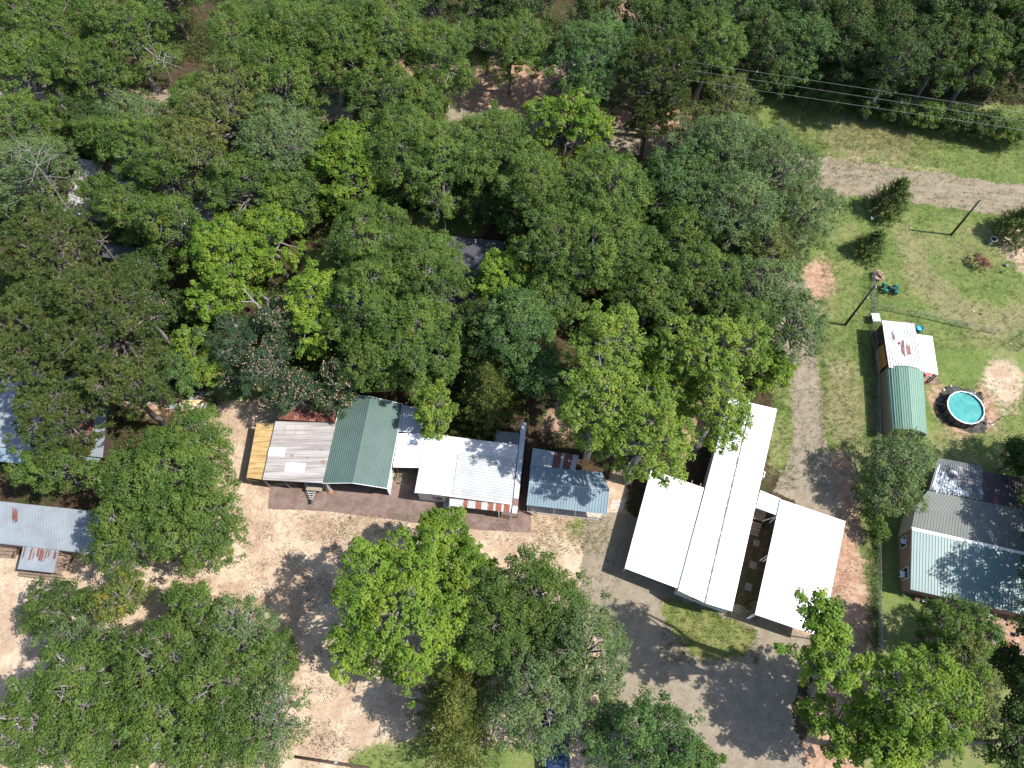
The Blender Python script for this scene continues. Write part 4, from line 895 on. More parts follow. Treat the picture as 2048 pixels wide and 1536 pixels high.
def wire(a, b, sag, label, r=.014, mat='cable', n=24):
    a, b = Vector(a), Vector(b); o = MB().tube([lerp(a,b,i/n)-Vector((0,0,sag*4*(i/n)*(1-i/n))) for i in range(n+1)], r, 4).build('power_line', M[mat]); return tag(o, label, 'power line', 'power lines')
for i, ((u0,v0),(u1,v1)) in enumerate((((1383,124),(2060,227)),((1392,142),(2060,244)),((1390,162),(2060,262)))):
    a = at(u0,v0,13.0); b = at(u1,v1,12.5); d = (b-a); wire(b+d*.35, a-d*.03, .0, ('upper','middle','lower')[i]+' of the three parallel power lines crossing above the dark woods', .012)
T1 = Vector((p1.x,p1.y,6.5)); T2 = Vector((p2.x,p2.y,8.3))
wire(T1, T2, .35, 'thin pale service wire running between the two yard utility poles', .006)
wire(T1, at(2080,300,7.5), .2, 'thin service wire from the roadside pole out to the upper right', .006)
T3 = Vector((p2.x,p2.y,6.0)); wire(T3, at(1792,848,2.9), .6, 'thin dark wire dropping from the pole over the green barn shed', .012, 'darkcable')

def fence(pts, h, label, sp=2.4, mesh=.16):
    o = empty('chain_link_fence', cen(pts), label, 'fence'); wires_ = MB(); rails = MB()
    for a, b in zip(pts[:-1], pts[1:]):
        L = (b-a).length; n = max(1, round(L/sp)); d = (b-a).normalized()
        for i in range(n+1):
            p = a+d*L*i/n; MB().tube([(p.x,p.y,0),(p.x,p.y,h+.06)], .03, 6).build('post', M['steel'], o)
        rails.tube([a+Vector((0,0,h)), b+Vector((0,0,h))], .018, 4)
        k_ = int((L+h)/mesh)
        for i in range(k_):
            s = i*mesh-h
            for sg in (0, 1):
                x0, x1 = s, s+h; z0, z1 = (0, h) if sg == 0 else (h, 0)
                if x0 < 0: z0 += (z1-z0)*(-x0/h); x0 = 0
                if x1 > L: z1 -= (z1-z0)*((x1-L)/(x1-x0)); x1 = L
                if x1 <= x0: continue
                q0 = a+d*x0; q1 = a+d*x1; q0.z = z0; q1.z = z1; t = Vector((0,0,.005)); w_ = d*.004
                wires_.face([q0-t, q1-t, q1+t, q0+t]); n_ = Vector((-d.y,d.x,0))*.005; wires_.face([q0-n_, q1-n_, q1+n_, q0+n_])
    rails.build('top_rail', M['steel'], o); wires_.build('mesh', M['steel'], o); return o
g = lambda u, v: at(u, v, 0)
fence([g(1743,548),g(1743,640),g(1750,752),g(1752,875),g(1747,1000),g(1752,1100),g(1753,1200),g(1755,1300)], 1.25, 'long chain link fence between the mobile home yard and the brick house lawn')
fence([g(1750,618),g(1826,631),g(1926,655),g(1990,668)], 1.1, 'thin wire fence crossing the lawn above the tin roofed shed', 3.2)
def gate_frame(u, v, label):
    a = [at(x,y,z) for x,y,z in ((2010,672,0),(2032,680,0),(2048,690,0))]; o = empty('dog_kennel', cen(a), label, 'wire cage')
    c = at(2033,688,0); W_, D_, H_ = 1.6, 1.4, 1.2
    cs = [Vector((c.x+sx*W_/2*math.cos(.6)-sy*D_/2*math.sin(.6), c.y+sx*W_/2*math.sin(.6)+sy*D_/2*math.cos(.6), 0)) for sx,sy in ((-1,-1),(1,-1),(1,1),(-1,1))]
    for i in range(4):
        MB().tube([cs[i], cs[i]+Vector((0,0,H_))], .03, 5).build('post', M['darksteel'], o)
        for z in (.05,H_/2,H_): MB().tube([cs[i]+Vector((0,0,z)), cs[(i+1)%4]+Vector((0,0,z))], .022, 4).build('rail', M['darksteel'], o)
gate_frame(0,0,'dark open wire cage standing in the lawn at the right edge')

# firewood pile
c = at(1755,555,0); o = empty('firewood_pile', tuple(c), 'heap of cut firewood logs beside the fence and the quad bike', 'firewood'); rr = random.Random(8)
for i in range(42):
    lay = 0 if i < 20 else 1 if i < 34 else 2; rad = (.95,.62,.3)[lay]; an = rr.uniform(0,6.28); d_ = rad*rr.uniform(0,1)**.5; x, y = c.x+math.cos(an)*d_*.85, c.y+math.sin(an)*d_*1.1; z = .16+lay*.26
    ta = rr.uniform(0,3.14); ti = rr.uniform(-.3,.9); dv = Vector((math.cos(ta)*math.cos(ti),math.sin(ta)*math.cos(ti),math.sin(ti)))*.2; MB().tube([Vector((x,y,z))-dv, Vector((x,y,z))+dv], rr.uniform(.11,.17), 8).build('log', M['log_end'] if rr.random()<.6 else M['wood'], o)
# quad bike
c = at(1777,582,0); hd = -.17; o = empty('quad_bike', tuple(c), 'green and black quad bike parked on the lawn beside the firewood', 'quad bike')
R3 = Matrix.Rotation(hd, 3, 'Z')
def qb(p): v = R3 @ Vector((p[0],p[1],0)); return (c.x+v.x, c.y+v.y, p[2])
for sx in (-.62,.62):
    for sy in (-.48,.48):
        a, b = qb((sx,sy-.13,.29)), qb((sx,sy+.13,.29)); wh = MB().tube([a,b], .29, 16).build('wheel', M['black'], o, bevel=.03); MB().tube([qb((sx,sy-.14,.29)),qb((sx,sy+.14,.29))], .13, 10).build('rim', M['steel'], wh)
for sx in (-.68,.68):
    f_ = MB()
    for sy in (-.46,.46): f_.tube([qb((sx-.34,sy,.52)),qb((sx-.15,sy,.68)),qb((sx+.15,sy,.68)),qb((sx+.34,sy,.52))], [.13,.19,.19,.13], 6)
    f_.box(qb((sx,0,.68)), (.42,.5,.12), hd); f_.build('fender', M['green_paint'], o, bevel=.02)
    r__ = MB(); [r__.tube([qb((sx-.25+.12*i,-.38,.80)),qb((sx-.25+.12*i,.38,.80))], .015, 4) for i in range(5)]; [r__.tube([qb((sx-.28,sy,.80)),qb((sx+.26,sy,.80))], .02, 4) for sy in (-.38,.38)]; r__.build('rack', M['darksteel'], o)
MB().tube([qb((-.42,0,.80)),qb((-.1,0,.78)),qb((.2,0,.74))], [.16,.17,.10], 8).build('seat', M['black'], o, smooth=True)
MB().box(qb((.28,0,.70)), (.36,.26,.24), hd).build('tank', M['green_paint'], o, bevel=.05)
MB().tube([qb((.42,-.36,1.0)),qb((.48,-.12,.98)),qb((.48,.12,.98)),qb((.42,.36,1.0))], .022, 6).build('handlebar', M['black'], o)
MB().box(qb((0,0,.40)), (1.3,.34,.22), hd).build('engine', M['darksteel'], o, bevel=.03)
MB().box(qb((.93,0,.55)), (.06,.5,.2), hd).build('bumper', M['darksteel'], o)

# bird bath planter
c = at(1981,486,0); o = empty('bird_bath', tuple(c), 'pale rimmed round bird bath on a pedestal in the lawn', 'bird bath')
MB().lathe(tuple(c), [(.34,0),(.34,.06),(.14,.14),(.11,.6),(.18,.68)], 16).build('pedestal', M['concrete'], o, smooth=True); MB().lathe(tuple(c), [(.14,.66),(.42,.76),(.48,.86),(.42,.86),(.34,.78),(.01,.76)], 20).build('bowl', M['concrete'], o, smooth=True); MB().lathe(tuple(c), [(.38,.81),(.01,.81)], 16).build('water', M['glass'], o)
# wire wheel ornament / arch
c = at(1921,528,0); o = empty('garden_windmill', tuple(c), 'thin wire garden windmill and hoop casting a spoked shadow on the lawn', 'garden ornament')
MB().tube([c, c+Vector((0,0,1.5))], .025, 6).build('pole', M['darksteel'], o)
for i in range(8):
    an = i*math.pi/4; a = c+Vector((0,0,1.5)); d = Vector((.25*math.cos(an),.9*math.cos(an)*.6,math.sin(an)))*.45; n_ = Vector((.1,-.05,0)); s_ = Vector((-.25*math.sin(an),-.5*math.sin(an),math.cos(an)))*.08
    MB().face([a, a+d*1+s_, a+d*1.1-s_]).face([a+n_*.1, a+d*1.1-s_+n_*.1, a+d+s_+n_*.1]).build('vane', M['darksteel'], o)
c2 = at(1936,520,0); MB().tube([(c2.x-.7*math.cos(t),c2.y+.25*math.cos(t),1.7*math.sin(t)) for t in np.linspace(0,math.pi,14)], .02, 5).build('hoop', M['darksteel'], o)
def pot(u, v, r, mat, label, plant=None, h=None, group='garden pots', cat='plant pot'):
    c = at(u, v, 0); h = h or r*1.3; o = empty('flower_pot', tuple(c), label, cat, group)
    MB().lathe(tuple(c), [(r*.6,0),(r*.65,.01),(r,h),(r*1.08,h),(r*1.08,h+.04),(r*.85,h+.04),(r*.8,h*.85),(.01,h*.85)], 12).build('pot', M[mat], o, smooth=True)
    if plant:
        rng = np.random.default_rng(int(u)); n = 60; pos = np.array([0,0,h+r*.6])+rng.normal(size=(n,3))*[r*.8,r*.8,r*.5]
        quads_object('leaves', leaf_quads(pos, unit(rng.normal(size=(n,3))+[0,0,1]), .13, rng), rng.uniform(size=n), LEAF[plant], o)
pot(2012,532,.22,'ceramic','white potted plant in the lawn near the right edge','teal', group=None)
pot(2004,545,.16,'ceramic','smaller white flowering pot below the white potted plant','lime', group=None)
pot(1933,531,.15,'stone','little stone pot between the wire windmill and the red shrub','grey', group=None)
pot(1742,440,.2,'white_paint','white bucket between the two yard cedars', group=None, cat='bucket', h=.4)
pot(1962,628,.14,'terracotta','small reddish garden ball ornament far out in the lawn', group=None, cat='ornament')
pot(1947,624,.09,'white_paint','tiny white ornament beside the reddish one in the lawn', group=None, cat='ornament')
# cluster of pots along the brick house
rr = random.Random(21)
spots = [(1806,1190),(1812,1186),(1832,1198),(1846,1203),(1867,1206),(1877,1214),(1896,1212),(1921,1228),(1929,1236),(1951,1221),(1953,1240),(1941,1243),(1977,1234),(2015,1240),(2035,1236),(2017,1250),(2042,1262),(1968,1256),(1990,1266),(2000,1281),(1963,1271),(2028,1296),(2012,1290),(1978,1296),(2040,1310),(1985,1282),(1855,1196),(2030,1270)]
for i, (u,v) in enumerate(spots):
    mt = rr.choice(['ceramic','ceramic','terracotta','stone','black','terracotta'])
    pot(u, v, rr.uniform(.13,.26), mt, 'one of the pots and yard ornaments crowded along the brick house front', rr.choice([None,None,'oak','teal','red']) if mt != 'black' else None)
rng = np.random.default_rng(3); n = 380; pos = np.array([tuple(at(rng.uniform(1945,2060), rng.uniform(1238,1330), .03)) for _ in range(n)]); nr = unit(rng.normal(size=(n,3))*.4+[0,0,1])
tag(quads_object('scattered_debris', leaf_quads(pos, nr, .09, rng, .8), rng.uniform(size=n), M['ceramic']), kind='stuff')
c = at(1905,1222,.25); dk = empty('porch_steps', (c.x,c.y,0), 'brown wooden steps down from the teal roofed house', 'steps')
for i in range(7): MB().box((c.x+.02*i,c.y+.95-i*.32,.55-i*.075), (1.9,.3,.06), -.15).build('tread', M['wood'], dk)
for sx in (-.85,.85): MB().box((c.x+sx,c.y,.2), (.08,2.3,.3), -.15).build('side', M['deck'], dk)
# trailer
c = at(622,990,0); o = empty('utility_trailer', tuple(c), 'grey trailer tongue with ladder like frame sticking out of the open shed', 'trailer')
bx = at(631,972,.75); MB().box((bx.x,bx.y+1.1,.72), (2.3,2.6,.12), -.08).build('bed', M['steel'], o); MB().box((bx.x-.1,bx.y-.35,.78), (1.75,.45,.3), -.08).build('front_rail', M['tan_wall'], o, bevel=.02)
tp = at(623,1003,.5); la, lb = Vector((bx.x-.85,bx.y-.5,.65)), Vector((bx.x+.05,bx.y-.5,.65))
for s_ in (la, lb): MB().tube([s_, tp], .055, 6).build('beam', M['steel'], o)
for t in (.15,.35,.55,.75): MB().tube([lerp(la,tp,t), lerp(lb,tp,t)], .04, 6).build('rung', M['ceramic'], o)
MB().box((tp.x,tp.y-.05,.5), (.2,.4,.14)).build('coupler', M['darksteel'], o, bevel=.02); MB().tube([(tp.x+.05,tp.y+.15,.05),(tp.x+.05,tp.y+.15,.95)], .04, 8).build('jack', M['steel'], o)
for sx in (-1.25,1.25): MB().tube([(bx.x+sx-.1,bx.y+1.2,.33),(bx.x+sx+.1,bx.y+1.2,.33)], .33, 16).build('wheel', M['black'], o)
# lumber pile
def flat(name, u, v, sx, sy, rz, z, mat, label, cat, group=None, th=.04):
    c = at(u, v, z); return tag(MB().box((c.x,c.y,z), (sx,sy,th), rz).build(name, M[mat]), label, cat, group)
flat('tin_sheet', 376,812,4.3,.75,.0,.05,'galv_shaded','long weathered tin sheet lying under the plywood sheets','tin sheet')
flat('plywood_sheet', 383,806,2.9,.8,.02,.12,'plywood','yellow plywood sheet lying on top of the tin sheet','plywood sheet')
flat('tin_sheet', 392,793,1.6,.5,.35,.12,'galv_shaded','short silver tin sheet behind the plywood','tin sheet')
for i, (u,v,L,rz,mt) in enumerate(((374,816,2.2,.22,'wood'),(390,789,3.2,-.12,'deck'),(405,796,2.8,-.2,'wood'),(415,800,2.4,.5,'deck'),(425,803,2.6,-.35,'dark_wall'),(378,781,3.4,-.08,'wood'),(400,785,3.0,-.05,'galv_shaded'),(410,808,1.8,1.3,'deck'),(372,796,2.2,.9,'dark_wall'),(380,818,2.4,.17,'pale_wood'))):
    flat('loose_board', u, v, L, .14, rz, .1+.05*(i%4), mt, 'loose weathered board in the lumber heap beside the sheds', 'board', 'boards of the lumber heap', .05)
c = at(302,802,0); o = empty('metal_frame', tuple(c), 'square pale metal frame lying on orange dirt left of the lumber heap', 'frame')
for dx,dy,sx,sy in ((0,.65,1.3,.08),(0,-.65,1.3,.08),(.6,0,.08,1.22),(-.6,0,.08,1.22)):
    v = Matrix.Rotation(.45,3,'Z') @ Vector((dx,dy,0)); MB().box((c.x+v.x,c.y+v.y,.35), (sx,sy,.08), .45).build('bar', M['steel'], o)
for dx in (-.58,.58):
    for dy in (-.6,.6): v = Matrix.Rotation(.45,3,'Z') @ Vector((dx,dy,0)); MB().box((c.x+v.x,c.y+v.y,.16), (.06,.06,.32), .45).build('leg', M['steel'], o)
for u, v in ((483,801),(497,802)):
    tag(MB().box(tuple(at(u,v,.1)), (.4,.2,.2), .3).build('concrete_block', M['plywood'], bevel=.01), 'yellowish %s block in the weeds beside the red roofed shed' % ('left' if u < 490 else 'right'), 'block')
# blue tarp under the trees at the bottom
c = at(1112,1490,.9); mb = MB(); n1, n2 = 10, 14; vs = []; rr = random.Random(2)
for j in range(n2):
    for i in range(n1):
        x = (i/(n1-1)-.5)*2.4; y = (j/(n2-1)-.5)*6.5; e_ = max(abs(x)/1.2, abs(y)/3.25); vs.append((c.x+x*1.1, c.y+y, (1.35 if e_ < .8 else .1)+rr.uniform(-.05,.05)))
mb.raw(vs, [(j*n1+i,j*n1+i+1,(j+1)*n1+i+1,(j+1)*n1+i) for j in range(n2-1) for i in range(n1-1)])
tag(mb.build('tarp_cover', M['tarp'], smooth=True), 'dark blue tarp draped over something boxy beneath the trees at the bottom', 'tarp')
# flag banner by porch, hose
c = at(1062,1026,0); o = empty('banner', tuple(c), 'white and red banner on a short pole at the corner of the blue grey house', 'banner')
MB().tube([c, c+Vector((0,0,1.6))], .02, 6).build('pole', M['white_paint'], o); p_ = c+Vector((.02,0,1.5)); MB().face([p_, p_+Vector((.5,-.3,-.1)), p_+Vector((.75,-.4,-1.1)), p_+Vector((.3,-.1,-1.2))]).build('cloth', M['white_paint'], o)
# black-rimmed post lamps etc. near white home corner
for u,v,lb in ((1509,1245,'pale downspout pipe lying at the carport corner nearest the grass island'),):
    tag(MB().tube([at(1497,1238,.12), at(1511,1231,.2), at(1520,1229,2.0)], .045, 6).build('downspout', M['white_trim']), lb, 'downspout')

# ------------------------------------------------------------------ planting
NW = 'woodland trees behind the power lines'
for row, (yy, xs, rw) in enumerate([(2,[2030,1950,1870,1785,1700,1610,1525,1440,1350],'back'),(82,[2045,1960,1875,1790,1700,1612,1520,1425,1335],'middle'),(122,[2035,1965,1885,1800],'front')]):
    for i, xx in enumerate(xs):
        rr = random.Random(i*7+row); kd = rr.choice(['dark','dark','dark','oak','dark','teal']) if not (row == 0 and i in (3,4)) else 'olive'
        if (row,i) in ((1,5),(0,7)): kd = 'teal'
        h_ = rr.uniform(14,19)-row*1.5 - (4 if row == 2 and i > 4 else 0)
        tree(kd, xx+rr.uniform(-12,12), yy+rr.uniform(-10,10), rr.uniform(50,66)-(12 if row==2 and i>4 else 0), rr.uniform(52,66)-(14 if row==2 else 0), h_,
             ('%s tree behind the power lines, %s from the right in the %s row' % ({'dark':'dark green','oak':'mid green','teal':'bluish green','olive':'olive tinged'}[kd], ordn[i], rw)), NW)
for i, (xx, yy) in enumerate(((2030,262),(1975,248),(1915,236),(1855,226),(1795,214),(1735,203),(1675,192),(1618,182),(1565,170),(1510,160))):
    tree('dark' if i % 3 else 'oak', xx, yy, 34, 22, 4.2, 'low bush at the foot of the woods along the verge, %s from the right' % ordn[i], 'bushes at the foot of the woods', name='bush')
E1 = 'trees between the road and the houses'
T = [
 # top edge centre
 ('dark',1200,15,50,40,14,'dark green tree at the top edge beside the bare reddish clearing',NW),
 ('dark',1050,10,60,35,14,'dark tree with bare upright trunk at the top edge above the roadside clearing',NW),
 ('dark',960,5,50,30,15,'shaded tree at the top edge over the round crowned roadside tree',NW),
 ('dark',870,0,55,25,15,'shaded tree at the top edge above the gap in the tall roadside trees',NW),
 ('dark',330,-20,60,40,13,'dark tree at the very top edge beside the dark gap',NW),
 ('dark',640,-15,60,30,14,'dark tree at the very top edge behind the tallest roadside trees',NW),
 ('dark',1290,60,40,60,13,'dark tree to the right of the reddish clearing at the top',NW),
 # top left
 ('oak',95,45,100,60,15,'broad mid green tree filling the top left corner',E1),
 ('oak',248,62,80,60,16,'mid green tree with pale bare twigs left of the dark gap at the top',E1),
 ('oak',60,140,80,60,14,'mid green tree above the shaded dirt patch at the left edge',E1),
 ('oak',190,150,80,50,13,'green tree with a bare grey bough poking out below its crown',E1),
 ('oak',40,255,70,60,12,'green tree at the left edge just below the shaded dirt patch',E1),
 ('dark',165,235,60,38,9,'low dark green tree beside the shaded dirt patch',E1),
 ('grey',60,345,85,70,13,'thin greyish tree with bare pale branches at the left edge above the pine',E1),
 ('oak',215,275,60,45,11,'green tree above the rusty roofed house on its left side',E1),
 ('oak',290,295,80,62,14,'leafy green tree hanging over the rusty roofed house',E1),
 ('grey',270,235,60,40,12,'pale greyish green tree above the rusty roofed house',E1),
 ('oak',260,420,60,45,12,'green tree leaning over the lower edge of the rusty roof',E1),
 ('oak',340,345,75,55,14,'green tree with pale twigs covering the middle of the rusty roof',E1),
 ('olive',455,215,90,85,18,'tall olive green tree with fine leaves left of the roadside maples',E1),
 ('olive',390,300,66,60,16,'olive green tree spreading above the hidden end of the rusty roof',E1),
 ('oak',492,82,70,68,18,'tall rounded tree at the top right beside the dark gap',E1),
 ('oak',590,80,78,76,18,'tall fine leaved tree in the top row left of the tallest crown',E1),
 ('oak',560,180,85,70,17,'mid green tree below the tall fine leaved tree of the top row',E1),
 ('grey',560,285,75,75,18,'greyish green tree whose long grey trunk shows down to the ground',E1),
 ('oak',500,370,80,70,15,'green tree with grey twigs left of the long visible trunk',E1),
 ('oak',350,455,80,55,13,'green tree below the rusty roofed house with a bare dead top beside it',E1),
 ('oak',590,390,55,60,12,'small crowned green tree around the long visible trunk',E1),
 ('bright',455,515,75,75,13,'bright green tree above the pale green sapling left of the dead trunk',E1),
 ('bright',535,470,58,62,13,'bright green tree beside the foot of the long visible trunk',E1),
 ('bright',430,590,40,48,11,'bright green drooping tree above the dead forked trunk on its left',E1),
 ('bright',690,330,66,78,14,'vivid green tree below the grey dirt lane, left of a dark hollow',E1),
 ('bright',630,620,48,88,12,'narrow bright green tree between the dead forked trunk and the big oak',E1),
 # top centre
 ('oak',690,95,72,84,18,'tall narrow green tree left of the tallest crown at the top centre',E1),
 ('oak',770,75,84,74,19,'tallest broad green crown at the top centre of the wood',E1),
 ('oak',760,185,75,55,15,'green tree with a curved bare bough over the dirt lane',E1),
 ('oak',880,110,60,68,15,'green tree with open crown right of the tallest crown',E1),
 ('oak',1020,90,86,56,13,'flat round crowned green tree in the top row above the red bank',E1),
 ('teal',1190,110,90,72,14,'bluish green broad tree in the top row beside the round pine',E1),
 ('oak',845,210,48,52,12,'open crowned tree in front of the red roadside bank',E1),
 ('teal',1185,190,55,45,12,'bluish green lower tree under the broad top row tree',E1),
 ('oak',800,300,75,85,15,'dark leaved tree over the end of the grey dirt lane',E1),
 ('oak',890,330,66,90,14,'green tree with a bare hanging branch above the shingled house',E1),
 ('oak',980,290,66,75,14,'green tree right of the dark hollow above the shingled house',E1),
 ('bright',1130,250,92,60,14,'bright light green tree in the middle of the wood, left of the pine',E1),
 ('oak',1060,350,60,60,12,'green tree just below the light green tree in the wood',E1),
 ('pine',1320,150,72,72,17,'round topped greyish pine beside the start of the power lines',E1),
 ('pine',1300,230,45,40,12,'lower boughed pine under the round topped pine',E1),
 ('dark',960,400,45,40,9,'dark low tree above the vent pipe of the shingled house',E1),
 # centre
 ('oak',745,480,82,76,15,'upper left crown of the great green clump above the green roof',E1),
 ('oak',850,560,72,90,15,'right crown of the great green clump beside the shingled roof',E1),
 ('oak',745,600,75,95,15,'left crown of the great green clump beside the narrow bright tree',E1),
 ('oak',830,680,85,85,14,'lower crown of the great green clump above the row building',E1),
 ('oak',745,715,60,58,12,'lowest left crown of the great green clump',E1),
 ('oak',1080,400,85,75,15,'upper left crown of the massive tree right of the shingled house',E1),
 ('oak',1210,390,88,80,15,'upper right crown of the massive tree in the middle',E1),
 ('oak',1140,500,100,82,15,'lower crown of the massive tree in the middle',E1),
 ('oak',1240,490,66,62,14,'right flank crown of the massive tree in the middle',E1),
 ('oak',1100,590,60,55,11,'green tree between the massive tree and the bluish green tree',E1),
 ('bright',1000,560,50,56,11,'small bright green tree touching the right side of the shingled roof',E1),
 ('teal',1040,655,78,85,13,'bluish green tree below the small bright tree by the shingled roof',E1),
 ('teal',1080,740,50,45,10,'bluish green lower tree right of the dark yellow cedar',E1),
 ('dark',960,670,45,75,9,'dark green shaded tree squeezed between two large crowns',E1),
 ('oak',885,505,36,40,12,'small green tree rising over the exposed edge of the shingled roof',E1),
 ('oak',205,385,40,34,11,'small green tree over the middle of the rusty roofed house',E1),
 ('oak',395,200,50,45,14,'green tree closing the canopy above the greyish green tree',E1),
 ('oak',950,330,40,50,13,'green tree between the hanging bare branch and the massive tree',E1),
 ('dark',285,545,55,42,8,'dark green tree in shade between the small dark shed and the pines',E1),
 # right of centre
 ('olive',1455,215,52,60,13,'olive brown tree below the power lines at the bend of the verge',E1),
 ('olive',1395,260,50,48,11,'olive tree between the round pine and the grey green mass',E1),
 ('grey',1440,310,95,75,15,'grey green tree forming the top of the mass beside the road end',E1),
 ('grey',1540,345,88,75,14,'grey green tree touching the cut edge of the dirt road',E1),
 ('teal',1370,370,75,75,14,'bluish green tree on the left flank of the mass by the road',E1),
 ('grey',1600,440,80,62,11,'grey green tree reaching toward the yard cedars',E1),
 ('grey',1480,430,90,75,14,'pale grey green tree with bare twigs in the middle of the mass',E1),
 ('oak',1370,480,66,60,12,'green tree with open red ground beneath, right of the massive tree',E1),
 ('olive',1545,500,70,62,11,'olive green tree at the right flank of the mass above the clay patch',E1),
 ('oak',1400,560,88,62,13,'mid green tree above the yellow green maples',E1),
 ('grey',1520,585,92,66,12,'grey green tree left of the red clay patch in the lawn',E1),
 ('oak',1300,590,72,62,12,'mid green tree above the left yellow green maple',E1),
 ('grey',1590,650,72,66,11,'pale grey green tree beside the leaning utility pole',E1),
 ('oak',1480,650,70,50,12,'green tree behind the upper right yellow green maple',E1),
 ('lime',1215,690,82,72,18.5,'upper left yellow green maple above the grey lean-to roof',E1),
 ('lime',1200,800,80,80,23,'lower left yellow green maple reaching toward the blue grey roof',E1),
 ('lime',1295,870,88,92,21,'large yellow green maple above the left carport',E1),
 ('lime',1390,700,85,70,18.5,'yellow green maple in the middle of the maple group',E1),
 ('bright',1330,770,70,66,14,'vivid green maple in the heart of the maple group',E1),
 ('lime',1480,690,62,50,18.5,'yellow green maple at the right end of the maple group',E1),
 ('lime',1440,810,58,76,18.5,'yellow green maple hanging over the long white roof',E1),
 ('bright',1540,735,38,36,8,'small bright green tree beside the top of the gravel path',E1),
 # left side
 ('pine',95,500,100,92,19,'uppermost olive pine crown at the left edge','pines at the left edge'),
 ('pine',205,640,115,108,20,'largest olive pine crown left of the mimosas','pines at the left edge'),
 ('pine',75,680,100,120,19,'olive pine crown against the left edge','pines at the left edge'),
 ('pine',250,775,88,56,17,'olive pine bough spreading above the lumber pile','pines at the left edge'),
 ('pine',120,835,88,76,15,'sparse pine crown over the left bluish roof','pines at the left edge'),
 ('oak',110,935,84,48,10,'dark leaning tree between the two tin roofed houses at the left','yard trees'),
 ('oak',335,970,125,100,13,'big round green oak at the edge of the sandy yard, upper crown','yard trees'),
 ('oak',268,1055,88,82,12,'green oak hanging over the left house roof end','yard trees'),
 ('oak',400,1050,92,82,12,'right crown of the big round oak above the sandy drive','yard trees'),
 ('oak',380,880,72,60,12,'top crown of the big round oak beside the lumber pile','yard trees'),
 ('yellow',240,1195,48,48,6,'small green tree with yellow tinged leaves below the left house','yard trees'),
 ('dark',110,1215,66,50,6,'small dark green tree below the porch steps','yard trees'),
 ('grey',150,1280,80,45,8,'thin pale tree below the small dark green tree','yard trees'),
 ('oak',385,1220,62,52,9,'green tree at the upper edge of the big lower left grove','grove at the lower left'),
 ('grey',480,1270,58,78,9,'pale olive conical tree beside the shaded sandy drive','grove at the lower left'),
 ('oak',170,1360,100,90,13,'green tree in the left of the big lower left grove','grove at the lower left'),
 ('oak',320,1330,95,85,14,'green tree with bare pale boughs at the top of the grove','grove at the lower left'),
 ('oak',430,1370,95,90,14,'large tree in the centre right of the lower left grove','grove at the lower left'),
 ('oak',330,1450,90,85,14,'tree with a long pale fallen looking bough in the grove middle','grove at the lower left'),
 ('oak',60,1440,88,85,13,'green tree in the lower left corner by the left edge','grove at the lower left'),
 ('oak',190,1480,95,70,13,'green tree at the bottom edge of the grove, second from the left','grove at the lower left'),
 ('oak',430,1490,85,66,12,'green tree at the bottom edge of the grove, third from the left','grove at the lower left'),
 ('oak',550,1310,46,46,8,'small round dark green tree on the right rim of the grove','grove at the lower left'),
 ('grey',545,1440,62,90,9,'thin open crowned tree on the right rim of the grove','grove at the lower left'),
 # centre bottom
 ('grey',1170,1300,92,110,12,'grey green tree spreading toward the gravel driveway','trees in the lower middle'),
 ('oak',1075,1205,96,98,13,'mid green tree right of the bright lobed maple','trees in the lower middle'),
 ('oak',985,1245,72,105,13,'green tree tucked behind the bright lobed maple','trees in the lower middle'),
 ('grey',1080,1400,95,110,12,'grey green tree right of the olive cedar','trees in the lower middle'),
 ('teal',1285,1480,112,82,11,'green tree at the bottom edge beside the shaded driveway','trees in the lower middle'),
 ('oak',1370,1520,70,40,10,'green tree cut by the bottom edge below the shaded driveway','trees in the lower middle'),
 # bottom right
 ('bright',1840,1385,118,100,19,'large yellow green maple right of the red dirt track','trees at the lower right'),
 ('oak',1915,1260,75,66,12,'green tree with grey twigs in front of the teal roofed house','trees at the lower right'),
 ('olive',1930,1370,66,85,14,'olive green tree right of the large yellow green maple','trees at the lower right'),
 ('bright',1690,1450,80,66,12,'green maple over the lower end of the red dirt track','trees at the lower right'),
 ('bright',1790,1490,80,50,15,'yellow green tree at the bottom edge right of the dirt track','trees at the lower right'),
 ('dark',2010,1330,30,40,5,'low dark green tree behind the flower pots at the right edge','trees at the lower right'),
 ('dark',2040,1480,55,70,13,'dark tree in the lower right corner','trees at the lower right'),
 ('dark',2044,912,26,30,7,'dark green tree above the maroon roof at the right edge','trees at the lower right'),
 ('grey',1800,925,70,58,8,'grey green live oak at the corner below the green barn shed','yard trees'),
 ('grey',1790,975,52,48,7,'lower crown of grey green oak beside the grey roofed house','yard trees'),
]
for t in T: tree(*t, pale=len(t) > 7 and 'grove' in t[7], dens=.8 if 'grove' in t[7] or t[0] == 'lime' else .72 if t[1] in (1690,1840) else 1., sparse=.72 if t[1] in (1690,1840) else 1.)
tree('oak', 1755, 1055, 14, 34, 2.6, 'green vine bush climbing the chain link fence by the brick house', name='shrub')
BM = 'bright lobed maple'
tree('bright', 800, 1215, 142, 165, 15, 'very large vivid green maple with puffy lobes beside the shaded sandy drive', 'trees in the lower middle')
tree('bright', 890, 1065, 52, 52, 14, 'vivid green maple crown reaching up to the striped awning', 'trees in the lower middle')
tree('bright', 930, 1150, 66, 60, 13, 'vivid green maple crown joining the large lobed one on its right', 'trees in the lower middle')
tree('cedar', 908, 1420, 84, 112, 12, 'dull yellow olive cedar below the large lobed maple', 'cedars', shape='cone')
tree('cedar', 975, 785, 66, 80, 10, 'dark yellow green cedar above the white roof of the row building', 'cedars', shape='cone')
tree('lime', 870, 815, 38, 54, 8, 'small yellow green tree touching the small grey roof', 'yard trees')
